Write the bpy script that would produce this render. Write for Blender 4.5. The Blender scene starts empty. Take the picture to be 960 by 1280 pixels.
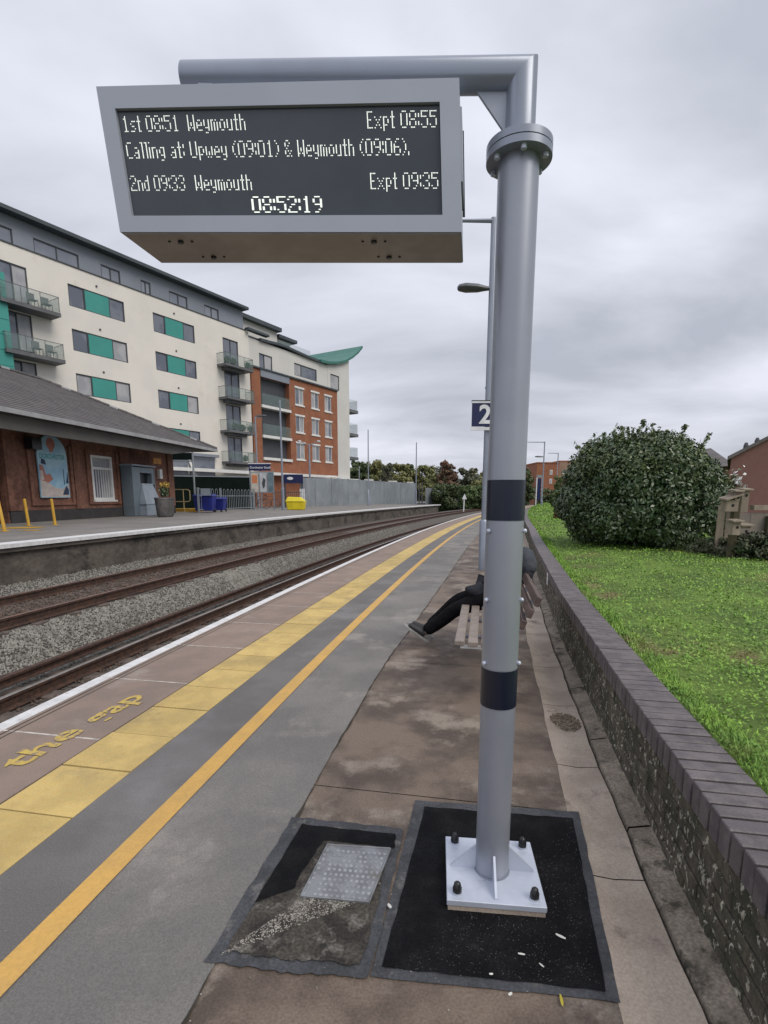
import bpy, bmesh, math, random
import numpy as np
from mathutils import Vector, Matrix, Euler
random.seed(7); rng=np.random.default_rng(7)
PI=math.pi
sc=bpy.context.scene; COL=sc.collection

# ------------------------------------------------------------------ camera
EYE=1.45; FPX=640.0; PY=726.0; PITCH=math.atan(106/640)
cam=bpy.data.cameras.new('camera'); co=bpy.data.objects.new('camera',cam); COL.objects.link(co)
co.location=(0,0,EYE); co.rotation_euler=(PI/2-PITCH,0,0)
cam.sensor_fit='VERTICAL'; cam.sensor_height=24; cam.lens=24*FPX/1280; cam.shift_y=(PY-640)/1280
cam.clip_start=.05; cam.clip_end=3000
sc.camera=co

# ------------------------------------------------------------------ sky and sun
SUN_EL=math.radians(48); SUN_AZ=math.radians(128)
w=bpy.data.worlds.new("World"); sc.world=w; w.use_nodes=True
nt=w.node_tree; nt.nodes.clear()
N=nt.nodes.new; L=nt.links.new
out=N('ShaderNodeOutputWorld'); bg=N('ShaderNodeBackground'); bg.inputs[1].default_value=1
sky=N('ShaderNodeTexSky'); sky.sky_type='NISHITA'; sky.sun_disc=False; sky.sun_elevation=SUN_EL; sky.sun_rotation=SUN_AZ
tc=N('ShaderNodeTexCoord'); sep=N('ShaderNodeSeparateXYZ'); L(tc.outputs['Generated'],sep.inputs[0])
# project the directions on a cloud deck so that clouds flatten towards the horizon
mz=N('ShaderNodeMath'); mz.operation='MAXIMUM'; mz.inputs[1].default_value=.0; L(sep.outputs[2],mz.inputs[0])
ad=N('ShaderNodeMath'); ad.operation='ADD'; ad.inputs[1].default_value=.16; L(mz.outputs[0],ad.inputs[0])
dv=N('ShaderNodeVectorMath'); dv.operation='DIVIDE'; cb=N('ShaderNodeCombineXYZ')
for i in range(3): L(ad.outputs[0],cb.inputs[i])
L(tc.outputs['Generated'],dv.inputs[0]); L(cb.outputs[0],dv.inputs[1])
n1=N('ShaderNodeTexNoise'); n1.inputs['Scale'].default_value=.7; n1.inputs['Detail'].default_value=8; n1.inputs['Roughness'].default_value=.5; n1.inputs['Distortion'].default_value=.35
mp=N('ShaderNodeMapping'); mp.inputs['Location'].default_value=(5.3,1.1,0); mp.inputs['Scale'].default_value=(.85,1.2,.7)
L(dv.outputs[0],mp.inputs[0]); L(mp.outputs[0],n1.inputs['Vector'])
r1=N('ShaderNodeValToRGB'); L(n1.outputs[0],r1.inputs[0])
e=r1.color_ramp.elements; e[0].position=.34; e[0].color=(.39,.41,.47,1); e[1].position=.60; e[1].color=(.69,.705,.785,1)
# overcast luminance rises towards the zenith
r2=N('ShaderNodeMapRange'); r2.inputs['From Min'].default_value=0; r2.inputs['From Max'].default_value=.9; r2.inputs['To Min'].default_value=.80; r2.inputs['To Max'].default_value=1.12
L(mz.outputs[0],r2.inputs['Value'])
mx=N('ShaderNodeVectorMath'); mx.operation='SCALE'; L(r1.outputs[0],mx.inputs[0]); L(r2.outputs[0],mx.inputs['Scale'])
sk=N('ShaderNodeVectorMath'); sk.operation='SCALE'; sk.inputs['Scale'].default_value=.08; L(sky.outputs[0],sk.inputs[0])
mix=N('ShaderNodeMix'); mix.data_type='RGBA'; mix.inputs[0].default_value=.94
L(sk.outputs[0],mix.inputs[6]); L(mx.outputs[0],mix.inputs[7]); L(mix.outputs[2],bg.inputs[0]); L(bg.outputs[0],out.inputs[0])
sl=bpy.data.lights.new('sun','SUN'); sl.energy=1.3; sl.angle=math.radians(35); sl.color=(1,.93,.82)
so=bpy.data.objects.new('sun',sl); COL.objects.link(so)
dirv=Vector((math.sin(SUN_AZ)*math.cos(SUN_EL),math.cos(SUN_AZ)*math.cos(SUN_EL),math.sin(SUN_EL)))
so.rotation_euler=dirv.to_track_quat('Z','Y').to_euler()
sc.view_settings.view_transform='Standard'; sc.view_settings.look='None'; sc.view_settings.exposure=.52; sc.view_settings.gamma=1

# ------------------------------------------------------------------ site survey: photo pixels to places
def ray(x,y):
    u=(x-480)/FPX; v=(PY-y)/FPX
    return (u,math.cos(PITCH)+v*math.sin(PITCH),-math.sin(PITCH)+v*math.cos(PITCH))
def G(x,y,z=0):
    d=ray(x,y); t=(z-EYE)/d[2]; return Vector((d[0]*t,d[1]*t,z))
def atY(x,y,Y):
    d=ray(x,y); t=Y/d[1]; return Vector((d[0]*t,Y,EYE+d[2]*t))
def uz(py,Y): return atY(480,py,Y).z

# the platform edge: near tangent, then a steady curve of 320 m radius
_c=[];X,Y_,th=-3.2549979,-2.0,.1303143;s_=-2.0
for i in range(12*160):
    _c.append((X,Y_,th)); ds=.125
    X+=math.sin(th)*ds; Y_+=math.cos(th)*ds; s_+=ds; th+=(.0126018 if s_<2.1785 else .00310753)*ds
def E(s,o,z=0.0):
    f=(s+2)/.125; f=min(max(f,0),len(_c)-1.001); i=int(f); f-=i
    a,b=_c[i],_c[i+1]; x=a[0]+(b[0]-a[0])*f; y=a[1]+(b[1]-a[1])*f; t=a[2]+(b[2]-a[2])*f
    if s<-2: x+=(s+2)*math.sin(t); y+=(s+2)*math.cos(t)
    return Vector((x+math.cos(t)*o,y-math.sin(t)*o,z))
def Eh(s): 
    f=min(max((s+2)/.125,0),len(_c)-1); return _c[int(f)][2]
WK=[(-6,3.68),(1,3.71),(3,3.725),(4.2,3.75),(6,3.785),(8.3,3.87),(12.6,4.0),(17,4.13),(25,4.17),(300,4.17)]
def WO(s):
    for (a,p),(b,q) in zip(WK,WK[1:]):
        if s<=b: return p+(q-p)*(s-a)/(b-a)
    return 4.2
def Wh(s): return Eh(s)+(WO(s+.1)-WO(s-.1))/.2
def Wp(s,d,z=0): # d = distance from wall face, positive away from the track
    return E(s,WO(s)+d,z)
class Frame:
    def __init__(f,x,y,h,z=0): f.o=Vector((x,y,z)); f.h=h; f.d=Vector((math.sin(h),math.cos(h),0)); f.n=Vector((math.cos(h),-math.sin(h),0))
    def __call__(f,s,o,z): return f.o+f.d*s+f.n*o+Vector((0,0,z))
    def at(f,px,py,off=0):
        r=Vector(ray(px,py)); p=f.o+f.n*off; t=(p.x*f.n.x+p.y*f.n.y)/(r.x*f.n.x+r.y*f.n.y)
        q=r*t; q.z+=EYE; return (q-p).dot(f.d), q.z

# ------------------------------------------------------------------ materials
MATS={}
def mk(name,c1,c2=None,scale=4.0,rough=.75,metal=0.0,bump=.0,bscale=None,detail=6,lo=.4,hi=.6,c3=None,s3=.9,t3=(.55,.65),rnd=0.0,em=None,spec=None,stretch=None,grain=None,alpha=None):
    if name in MATS: return MATS[name]
    m=bpy.data.materials.new(name); m.use_nodes=True; t=m.node_tree; b=t.nodes['Principled BSDF']
    b.inputs['Roughness'].default_value=rough; b.inputs['Metallic'].default_value=metal
    if spec is not None: b.inputs['Specular IOR Level'].default_value=spec
    geo=t.nodes.new('ShaderNodeNewGeometry'); vec=geo.outputs['Position']
    if stretch:
        q=t.nodes.new('ShaderNodeMapping'); q.inputs['Scale'].default_value=stretch; t.links.new(vec,q.inputs[0]); vec=q.outputs[0]
    col=None
    def noise(s,d=detail,r=.6):
        n=t.nodes.new('ShaderNodeTexNoise'); n.inputs['Scale'].default_value=s; n.inputs['Detail'].default_value=d; n.inputs['Roughness'].default_value=r
        t.links.new(vec,n.inputs['Vector']); return n.outputs[0]
    def mixc(fac,a,bc):
        x=t.nodes.new('ShaderNodeMix'); x.data_type='RGBA'; t.links.new(fac,x.inputs[0])
        for i,k in ((6,a),(7,bc)):
            if isinstance(k,(tuple,list)): x.inputs[i].default_value=(*k[:3],1)
            else: t.links.new(k,x.inputs[i])
        return x.outputs[2]
    def rng_(o,a,bb):
        q=t.nodes.new('ShaderNodeMapRange'); q.inputs['From Min'].default_value=a; q.inputs['From Max'].default_value=bb; q.interpolation_type='SMOOTHSTEP'; t.links.new(o,q.inputs['Value']); return q.outputs[0]
    if c2 is None: c2=tuple(x*.82 for x in c1)
    col=mixc(rng_(noise(scale),lo,hi),c1,c2)
    if c3 is not None: col=mixc(rng_(noise(s3,8,.65),*t3),col,c3)
    if grain:
        gn=noise(grain[0],2,.5); q=t.nodes.new('ShaderNodeMapRange'); q.inputs['From Min'].default_value=.3; q.inputs['From Max'].default_value=.7; q.inputs['To Min'].default_value=1-grain[1]; q.inputs['To Max'].default_value=1+grain[1]; t.links.new(gn,q.inputs['Value'])
        v=t.nodes.new('ShaderNodeVectorMath'); v.operation='SCALE'; t.links.new(col,v.inputs[0]); t.links.new(q.outputs[0],v.inputs['Scale']); col=v.outputs[0]
    if rnd:
        oi=t.nodes.new('ShaderNodeObjectInfo'); q=t.nodes.new('ShaderNodeMapRange'); q.inputs['To Min'].default_value=1-rnd; q.inputs['To Max'].default_value=1+rnd; t.links.new(oi.outputs['Random'],q.inputs['Value'])
        v=t.nodes.new('ShaderNodeVectorMath'); v.operation='SCALE'; t.links.new(col,v.inputs[0]); t.links.new(q.outputs[0],v.inputs['Scale']); col=v.outputs[0]
    t.links.new(col,b.inputs['Base Color'])
    if bump:
        bp=t.nodes.new('ShaderNodeBump'); bp.inputs['Strength'].default_value=bump; bp.inputs['Distance'].default_value=.02
        t.links.new(noise(bscale or scale*6,5,.7),bp.inputs['Height']); t.links.new(bp.outputs[0],b.inputs['Normal'])
    if em: b.inputs['Emission Color'].default_value=(*em[0],1); b.inputs['Emission Strength'].default_value=em[1]
    if alpha is not None:
        b.inputs['Alpha'].default_value=alpha
    MATS[name]=m; return m
M={}
M['steel']=mk('galvanised_paint',(.27,.30,.36),(.25,.275,.33),scale=3,rough=.36,metal=.35,bump=.01,bscale=60)
M['steel_pole']=mk('pole_grey_paint',(.33,.35,.40),(.30,.32,.37),scale=2.2,rough=.36,metal=.4,bump=.015,bscale=80,c3=(.25,.27,.31),s3=9,t3=(.66,.8))
M['plate']=mk('zinc_plate',(.54,.58,.67),(.48,.52,.6),scale=9,rough=.4,metal=.25,bump=.03,bscale=60,c3=(.33,.34,.36),s3=14,t3=(.62,.75))
M['black']=mk('black_band',(.008,.012,.028),rough=.3)
M['blackp']=mk('black_plastic',(.015,.016,.018),rough=.35)
M['case']=mk('display_case',(.37,.40,.46),(.35,.38,.435),scale=2,rough=.42,metal=.25)
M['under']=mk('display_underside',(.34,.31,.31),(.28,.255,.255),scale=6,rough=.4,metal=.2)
M['screen']=mk('display_screen',(.045,.055,.068),(.04,.05,.062),scale=5,rough=.22)
M['led']=mk('led_dot',(.8,.85,.75),rough=.5,em=((.92,1,.93),.55))
M['asphalt']=mk('asphalt_dark',(.125,.118,.114),(.155,.147,.142),scale=1.4,rough=.9,bump=.25,bscale=160,c3=(.205,.2,.195),s3=1.1,t3=(.5,.72),grain=(170, 0.22))
M['asphalt2']=mk('asphalt_worn',(.15,.142,.135),(.195,.183,.172),scale=1.1,rough=.9,bump=.35,bscale=130,c3=(.27,.25,.225),s3=1.3,t3=(.52,.68),grain=(170, 0.2))
M['oldconc']=mk('old_platform_concrete',(.165,.125,.095),(.078,.057,.044),scale=1.9,rough=.7,bump=.35,bscale=40,c3=(.25,.21,.17),s3=1.8,t3=(.51,.64),grain=(120, 0.22))
M['patch']=mk('fresh_tarmac',(.007,.0075,.009),(.013,.0135,.015),scale=6,rough=.95,spec=.15,bump=.8,bscale=120,c3=(.10,.10,.098),s3=6,t3=(.6,.8),grain=(200, 0.5))
M['patch2']=mk('repair_mortar',(.085,.075,.06),(.035,.03,.026),scale=9,rough=.9,bump=.9,bscale=110,c3=(.19,.175,.15),s3=12,t3=(.52,.66),grain=(90, 0.5))
M['seal']=mk('bitumen_seal',(.055,.058,.066),(.036,.038,.042),scale=9,rough=.7,bump=.4,bscale=60,c3=(.12,.115,.11),s3=8,t3=(.55,.68),grain=(110, 0.3))
M['channel']=mk('channel_concrete',(.41,.34,.275),(.33,.27,.215),scale=3,rough=.85,bump=.25,bscale=50,c3=(.17,.135,.11),s3=3.2,t3=(.56,.7),grain=(110, 0.14))
M['fillet']=mk('fillet_mortar',(.28,.235,.185),(.19,.16,.125),scale=6,rough=.9,bump=.5,bscale=40,c3=(.06,.055,.04),s3=7,t3=(.52,.64),grain=(90, 0.3))
M['dirt']=mk('joint_dirt',(.055,.045,.035),(.035,.03,.022),scale=12,rough=1,bump=.5)
M['coping']=mk('coping_concrete',(.255,.192,.155),(.22,.168,.138),scale=3,rough=.88,bump=.25,bscale=90,c3=(.30,.25,.215),s3=2.1,t3=(.55,.72),rnd=.05,grain=(130, 0.12))
M['tact']=mk('tactile_yellow',(.54,.395,.145),(.46,.335,.125),scale=4,rough=.8,bump=.15,bscale=120,c3=(.36,.27,.12),s3=2.6,t3=(.50,.70),rnd=.08,grain=(150, 0.08))
M['yline']=mk('yellow_line_paint',(.57,.34,.09),(.51,.31,.09),scale=5,rough=.7,bump=.1,bscale=150,c3=(.34,.235,.12),s3=16,t3=(.64,.76),grain=(90, 0.07))
M['ypaint']=mk('yellow_letter_paint',(.55,.40,.09),(.48,.34,.09),scale=9,rough=.8,c3=(.27,.2,.14),s3=30,t3=(.50,.60))
M['white']=mk('white_edge_paint',(.66,.66,.66),(.56,.56,.56),scale=9,rough=.75,bump=.1,bscale=80,c3=(.34,.31,.29),s3=10,t3=(.62,.72),grain=(60, 0.06))
M['joint']=mk('pale_mortar',(.58,.54,.49),(.36,.32,.29),scale=14,rough=.9)
M['dark']=mk('dark_gap',(.02,.018,.016),rough=.95)
M['cop_brick']=mk('engineering_brick',(.135,.117,.117),(.092,.08,.083),scale=14,rough=.5,bump=.2,bscale=90,c3=(.055,.05,.055),s3=5,t3=(.6,.75),rnd=.14,grain=(120, 0.14))
M['wallbrick']=mk('grimy_brick',(.10,.085,.062),(.045,.046,.028),scale=9,rough=.9,bump=.6,bscale=60,c3=(.40,.38,.30),s3=36,t3=(.565,.61),rnd=.16,stretch=(1,1,.65),grain=(70, 0.3))
M['mortar']=mk('wall_mortar',(.035,.032,.024),(.02,.02,.016),scale=10,rough=.95,bump=.4,bscale=50,c3=(.32,.30,.24),s3=36,t3=(.565,.62),stretch=(1,1,.65),grain=(70, 0.3))
M['ballast']=mk('ballast_bed',(.13,.118,.105),(.07,.062,.055),scale=16,rough=.95,bump=1,bscale=45)
M['stone']=mk('ballast_stone',(.30,.29,.26),(.17,.16,.14),scale=9,rough=.9,lo=.35,hi=.65)
M['stoneb']=mk('rusty_ballast_stone',(.13,.095,.075),(.07,.05,.04),scale=9,rough=.9)
M['rail']=mk('rusty_rail',(.075,.037,.024),(.04,.022,.016),scale=14,rough=.8,bump=.3)
M['railtop']=mk('worn_rail_head',(.36,.33,.31),(.28,.25,.23),scale=6,rough=.35,metal=.6)
M['railtopr']=mk('rusty_rail_head',(.16,.09,.065),(.11,.065,.05),scale=9,rough=.6)
M['sleeper']=mk('sleeper_concrete',(.13,.10,.085),(.075,.06,.05),scale=8,rough=.9,bump=.3)
M['plwall']=mk('platform_wall',(.115,.098,.082),(.075,.064,.054),scale=1.6,rough=.9,bump=.5,bscale=16,c3=(.035,.032,.028),s3=.9,t3=(.5,.62),stretch=(1,1,1.8),grain=(9, 0.2))
M['farsurf']=mk('far_platform_tarmac',(.215,.20,.185),(.17,.16,.15),scale=.8,rough=.9,grain=(12, 0.12))
M['earth']=mk('earth_ground',(.05,.058,.03),(.035,.04,.02),scale=.2,rough=1)
M['lawn']=mk('lawn_ground',(.12,.19,.03),(.075,.125,.02),scale=1.3,rough=.95,bump=.5,bscale=25,c3=(.17,.13,.06),s3=.9,t3=(.57,.68))
M['grass1']=mk('grass_leaf',(.235,.40,.05),(.115,.235,.03),scale=7,lo=.35,hi=.65,rough=.65,c3=(.24,.20,.08),s3=.9,t3=(.57,.68),grain=(40,.35))
M['leafd']=mk('laurel_leaf',(.035,.072,.026),(.10,.135,.065),scale=5,rough=.3,lo=.35,hi=.65)
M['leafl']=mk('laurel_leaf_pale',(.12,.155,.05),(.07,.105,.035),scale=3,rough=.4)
M['wood']=mk('twig_bark',(.06,.045,.03),(.04,.03,.02),scale=20,rough=.9)
M['oak']=mk('bench_slat_wood',(.125,.085,.07),(.085,.056,.048),scale=9,rough=.6,bump=.2,bscale=40,stretch=(1,.2,1),rnd=.12)
M['oakt']=mk('bench_seat_wood',(.24,.20,.17),(.19,.155,.13),scale=9,rough=.5,bump=.2,bscale=40,rnd=.1)
M['render']=mk('white_render',(.73,.695,.635),(.68,.65,.60),scale=.35,rough=.85,c3=(.60,.55,.48),s3=.5,t3=(.58,.78))
M['render2']=mk('pale_grey_render',(.60,.59,.56),(.56,.55,.525),scale=.4,rough=.85)
M['clad']=mk('grey_cladding',(.22,.245,.29),(.2,.225,.265),scale=.5,rough=.5)
M['roofd']=mk('dark_roof_metal',(.055,.07,.08),(.045,.058,.066),scale=.6,rough=.5)
M['teal']=mk('teal_panel',(.045,.29,.25),(.04,.265,.23),scale=.7,rough=.5)
M['green_roof']=mk('copper_green_roof',(.035,.16,.125),(.03,.14,.11),scale=.8,rough=.5)
M['brickf']=mk('orange_brick',(.30,.125,.065),(.255,.10,.055),scale=1.2,rough=.9,c3=(.2,.07,.04),s3=14,t3=(.5,.7),grain=(7, 0.15))
M['glass']=mk('window_glass',(.10,.115,.15),(.16,.175,.21),scale=.35,rough=.12,lo=.45,hi=.55,spec=.8)
M['gpale']=mk('window_sky_sheen',(.20,.22,.27),(.26,.28,.33),scale=.5,rough=.15)  # penthouse panes: reflected sky painted into the pale glass colour
M['blind']=mk('window_blind',(.40,.40,.42),(.30,.31,.33),scale=.8,rough=.6)
M['frame_d']=mk('dark_window_frame',(.06,.065,.075),rough=.5)
M['frame_w']=mk('white_window_frame',(.72,.72,.70),(.66,.66,.64),scale=3,rough=.5)
M['balc']=mk('balcony_steel',(.13,.135,.145),(.10,.105,.11),scale=1,rough=.6)
M['stbrick']=mk('station_brick',(.21,.10,.068),(.155,.073,.05),scale=1.5,rough=.9,c3=(.095,.042,.03),s3=.8,t3=(.52,.7),grain=(9, 0.25))
M['slate']=mk('roof_slate',(.115,.105,.105),(.085,.078,.08),scale=1.6,rough=.75,c3=(.16,.15,.15),s3=5,t3=(.58,.72),bump=.3,bscale=5,stretch=(1,1,3))
M['soffit']=mk('eave_soffit',(.095,.09,.082),(.08,.075,.07),scale=1,rough=.8)
M['fascia']=mk('eave_fascia',(.33,.335,.34),(.27,.27,.28),scale=2,rough=.6)
M['plinth']=mk('dark_plinth',(.045,.042,.042),(.035,.033,.033),scale=2,rough=.9)
M['booth']=mk('booth_grey',(.13,.165,.195),(.115,.145,.17),scale=2,rough=.45)
M['boothl']=mk('booth_pale_grey',(.24,.28,.33),(.2,.24,.28),scale=2,rough=.5)
M['ypost']=mk('yellow_post_paint',(.56,.33,.035),(.48,.28,.035),scale=6,rough=.6)
M['cream']=mk('cream_rail_paint',(.55,.43,.22),(.5,.39,.2),scale=6,rough=.6)
M['ybin']=mk('yellow_bin_plastic',(.72,.58,.015),(.62,.5,.012),scale=2,rough=.5)
M['blueb']=mk('blue_bin_plastic',(.012,.022,.22),(.01,.018,.16),scale=2,rough=.5)
M['hoard']=mk('dark_green_hoarding',(.005,.010,.008),(.004,.008,.006),scale=1,rough=.9,spec=.1)
M['galv']=mk('galvanised_fence',(.26,.29,.315),(.22,.245,.27),scale=.6,rough=.55,metal=.3,c3=(.3,.33,.35),s3=.5,t3=(.5,.7))
M['hoop']=mk('silver_rail_paint',(.42,.45,.48),(.36,.39,.42),rough=.5)
M['navy']=mk('navy_sign',(.008,.014,.075),rough=.4)
M['signw']=mk('sign_white',(.75,.76,.78),rough=.5)
M['jacket']=mk('dark_jacket_cloth',(.02,.022,.03),(.012,.014,.02),scale=14,rough=.85,bump=.9,bscale=13)
M['jacketg']=mk('grey_hood_cloth',(.05,.055,.068),(.035,.04,.05),scale=14,rough=.85,bump=.9,bscale=14)
M['trouser']=mk('black_trouser_cloth',(.006,.006,.008),(.003,.003,.004),scale=14,rough=.9,bump=.9,bscale=14,spec=.15)
M['shoe']=mk('black_shoe',(.02,.02,.022),rough=.6)
M['sole']=mk('pale_shoe_sole',(.3,.29,.28),rough=.7)
M['skin']=mk('skin',(.45,.27,.19),(.4,.24,.17),scale=8,rough=.55)
M['hair']=mk('dark_hair',(.02,.015,.012),rough=.6)
M['ply']=mk('pale_weathered_wood',(.30,.245,.19),(.22,.18,.14),scale=6,rough=.85,bump=.2,stretch=(1,1,.3))
M['plyd']=mk('grey_board',(.24,.20,.175),(.19,.16,.14),scale=3,rough=.85)
M['post']=mk('mossy_post',(.085,.075,.04),(.06,.05,.03),scale=9,rough=.95,bump=.3)
M['house']=mk('dull_red_brick',(.175,.085,.074),(.155,.075,.066),scale=.5,rough=.9,c3=(.15,.06,.05),s3=6,t3=(.5,.7))

# ------------------------------------------------------------------ mesh helpers
class MB:
    def __init__(s): s.v=[]; s.f=[]
    def add(s,vs,fs):
        n=len(s.v); s.v+= [Vector(v) for v in vs]; s.f+=[tuple(i+n for i in f) for f in fs]; return s
    def hexa(s,p): # 8 pts: bottom 4 ccw, top 4 ccw
        return s.add(p,[(3,2,1,0),(4,5,6,7),(0,1,5,4),(1,2,6,5),(2,3,7,6),(3,0,4,7)])
    def box(s,x0,x1,y0,y1,z0,z1): return s.hexa([(x0,y0,z0),(x1,y0,z0),(x1,y1,z0),(x0,y1,z0),(x0,y0,z1),(x1,y0,z1),(x1,y1,z1),(x0,y1,z1)])
    def fbox(s,F,s0,s1,o0,o1,z0,z1): # F(s,o,z) frame; o to the right of s
        return s.hexa([F(s0,o1,z0),F(s1,o1,z0),F(s1,o0,z0),F(s0,o0,z0),F(s0,o1,z1),F(s1,o1,z1),F(s1,o0,z1),F(s0,o0,z1)])
    def quad(s,*p): return s.add(p,[tuple(range(len(p)))])
    def tube(s,pts,r,n=10,caps=True):
        pts=[Vector(p) for p in pts]; rs=r if isinstance(r,(list,tuple)) else [r]*len(pts)
        base=len(s.v); a=None
        for i,p in enumerate(pts):
            if i==0: t=pts[1]-pts[0]
            elif i==len(pts)-1: t=pts[-1]-pts[-2]
            else: t=(pts[i+1]-p).normalized()+(p-pts[i-1]).normalized()
            t.normalize()
            if a is None:
                a=t.orthogonal().normalized()
            a=(a-t*a.dot(t)).normalized(); b=t.cross(a)
            k=1.0
            if 0<i<len(pts)-1:
                c=(pts[i+1]-p).normalized().dot((p-pts[i-1]).normalized()); 
            for j in range(n):
                q=2*PI*j/n; s.v.append(p+(a*math.cos(q)+b*math.sin(q))*rs[i])
        for i in range(len(pts)-1):
            for j in range(n):
                k=(j+1)%n; o=base+i*n; s.f.append((o+j,o+k,o+n+k,o+n+j))
        if caps:
            s.f.append(tuple(base+j for j in reversed(range(n)))); o=base+(len(pts)-1)*n; s.f.append(tuple(o+j for j in range(n)))
        return s
    def lathe(s,c,prof,n=16,axis=None):
        c=Vector(c); base=len(s.v)
        for (r,z) in prof:
            for j in range(n): s.v.append(c+Vector((r*math.cos(2*PI*j/n),r*math.sin(2*PI*j/n),z)))
        for i in range(len(prof)-1):
            for j in range(n):
                k=(j+1)%n; o=base+i*n; s.f.append((o+j,o+k,o+n+k,o+n+j))
        s.f.append(tuple(base+j for j in reversed(range(n)))); o=base+(len(prof)-1)*n; s.f.append(tuple(o+j for j in range(n)))
        return s
    def prism(s,poly,d): # extrude polygon points along vector d
        n=len(poly); d=Vector(d); vs=[Vector(p) for p in poly]+[Vector(p)+d for p in poly]
        fs=[tuple(range(n)),tuple(reversed(range(n,2*n)))]+[(i,i+n,(i+1)%n+n,(i+1)%n) for i in range(n)]
        return s.add(vs,fs)
    def build(s,name,mat,parent=None,smooth=False,bevel=0,loc=None,auto=False,kind=None,label=None):
        off=Vector((0,0,0)) if parent is None else world_loc(parent)
        if loc is not None: off=Vector(loc)
        me=bpy.data.meshes.new(name); me.from_pydata([tuple(v-off) for v in s.v],[],s.f); me.validate(); 
        bm=bmesh.new(); bm.from_mesh(me); bmesh.ops.recalc_face_normals(bm,faces=bm.faces)
        if bevel: bmesh.ops.bevel(bm,geom=[e for e in bm.edges if len(e.link_faces)==2 and e.calc_face_angle(0)>.5],offset=bevel,segments=1,affect='EDGES',profile=.6)
        if smooth:
            for f in bm.faces: f.smooth=True
            for e in bm.edges:
                if len(e.link_faces)==2 and e.calc_face_angle(0)>.7: e.smooth=False
        bm.to_mesh(me); bm.free()
        me.materials.append(mat)
        o=bpy.data.objects.new(name,me); COL.objects.link(o)
        if parent is not None: o.parent=parent
        elif loc is not None: o.location=off
        if kind: o['kind']=kind
        if label: o['label']=label
        return o
def world_loc(o):
    v=o.location.copy()
    while o.parent: o=o.parent; v+=o.location
    return v
def tag(o,label,cat,group=None,kind=None):
    o['label']=label; o['category']=cat
    if group: o['group']=group
    if kind: o['kind']=kind
    return o
def thing(name,loc,label,cat,group=None):
    o=bpy.data.objects.new(name,None); COL.objects.link(o); o.location=loc; o.empty_display_size=.2
    return tag(o,label,cat,group)
def copy_tree(o,parent=None):
    c=o.copy(); COL.objects.link(c)
    if parent is not None: c.parent=parent
    for ch in list(o.children): copy_tree(ch,c)
    return c
def inst(name,mesh,loc,rz=0,parent=None,rot=None,scale=None):
    o=bpy.data.objects.new(name,mesh); COL.objects.link(o)
    if parent is not None: o.parent=parent; loc=Vector(loc)-world_loc(parent)
    o.location=loc; o.rotation_euler=rot if rot is not None else (0,0,rz)
    if scale: o.scale=scale
    return o
def structure(o): o['kind']='structure'; return o
def npmesh(name,verts,faces,mat,parent=None,kind=None):
    """verts (n,3), faces (m,k) arrays"""
    me=bpy.data.meshes.new(name); k=faces.shape[1]
    me.vertices.add(len(verts)); me.vertices.foreach_set('co',verts.astype(np.float32).ravel())
    me.loops.add(faces.size); me.loops.foreach_set('vertex_index',faces.astype(np.int32).ravel())
    me.polygons.add(len(faces)); me.polygons.foreach_set('loop_start',np.arange(0,faces.size,k,dtype=np.int32))
    me.update(calc_edges=True); me.materials.append(mat)
    o=bpy.data.objects.new(name,me); COL.objects.link(o)
    if parent is not None: o.parent=parent; me.transform(Matrix.Translation(-world_loc(parent)))
    if kind: o['kind']=kind
    return o
def text(name,body,size,mat,parent,loc,rot,extrude=0,bold=0,sx=1,align='LEFT',label=None,kind=None):
    cu=bpy.data.curves.new(name,'FONT'); cu.body=body; cu.size=size; cu.extrude=extrude; cu.offset=bold; cu.align_x=align; cu.resolution_u=3
    to=bpy.data.objects.new('tmp',cu); COL.objects.link(to); bpy.context.view_layer.update()
    me=bpy.data.meshes.new_from_object(to.evaluated_get(bpy.context.evaluated_depsgraph_get())); bpy.data.objects.remove(to); bpy.data.curves.remove(cu)
    me.name=name; me.materials.clear(); me.materials.append(mat)
    o=bpy.data.objects.new(name,me); COL.objects.link(o)
    if parent is not None: o.parent=parent; loc=Vector(loc)-world_loc(parent)
    o.location=loc; o.rotation_euler=rot if not isinstance(rot,Matrix) else rot.to_euler(); o.scale=(sx,1,1)
    if label: o['label']=label
    if kind: o['kind']=kind
    return o
def strip(name,o0,o1,z,s0,s1,mat,step=.5,z1=None,kind='structure',parent=None):
    """sheet following the platform edge between two offsets (numbers or functions of s)"""
    f0=o0 if callable(o0) else (lambda s:o0); f1=o1 if callable(o1) else (lambda s:o1)
    m=MB(); n=max(2,int((s1-s0)/step)); z1=z if z1 is None else z1
    for i in range(n+1):
        s=s0+(s1-s0)*i/n; m.v+= [E(s,f0(s),z),E(s,f1(s),z1)]
    m.f=[(2*i,2*i+1,2*i+3,2*i+2) for i in range(n)]
    o=m.build(name,mat,parent)
    if kind: o['kind']=kind
    return o

# ================================================================== GROUND
g=MB(); g.quad((-900,-300,-1.3),(900,-300,-1.3),(900,1500,-1.3),(-900,1500,-1.3)); structure(g.build('ground',M['earth']))
# trackbed profile across the line
PROF=[(-.02,-.93),(-2.9,-.93),(-3.25,-.62),(-3.6,-.42),(-5.3,-.42),(-5.9,-.36),(-6.6,-.34)]
m=MB(); n=150; 
for i in range(n+1):
    s=-6+i*1.1
    for (o,z) in PROF: m.v.append(E(s,o,z))
k=len(PROF)
for i in range(n):
    for j in range(k-1): a=i*k+j; m.f.append((a,a+1,a+k+1,a+k))
structure(m.build('ballast_bed',M['ballast']))
def bedz(o):
    for (a,p),(b,q) in zip(PROF,PROF[1:]):
        if b<=o<=a: return p+(q-p)*(o-a)/(b-a)
    return -.93
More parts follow.
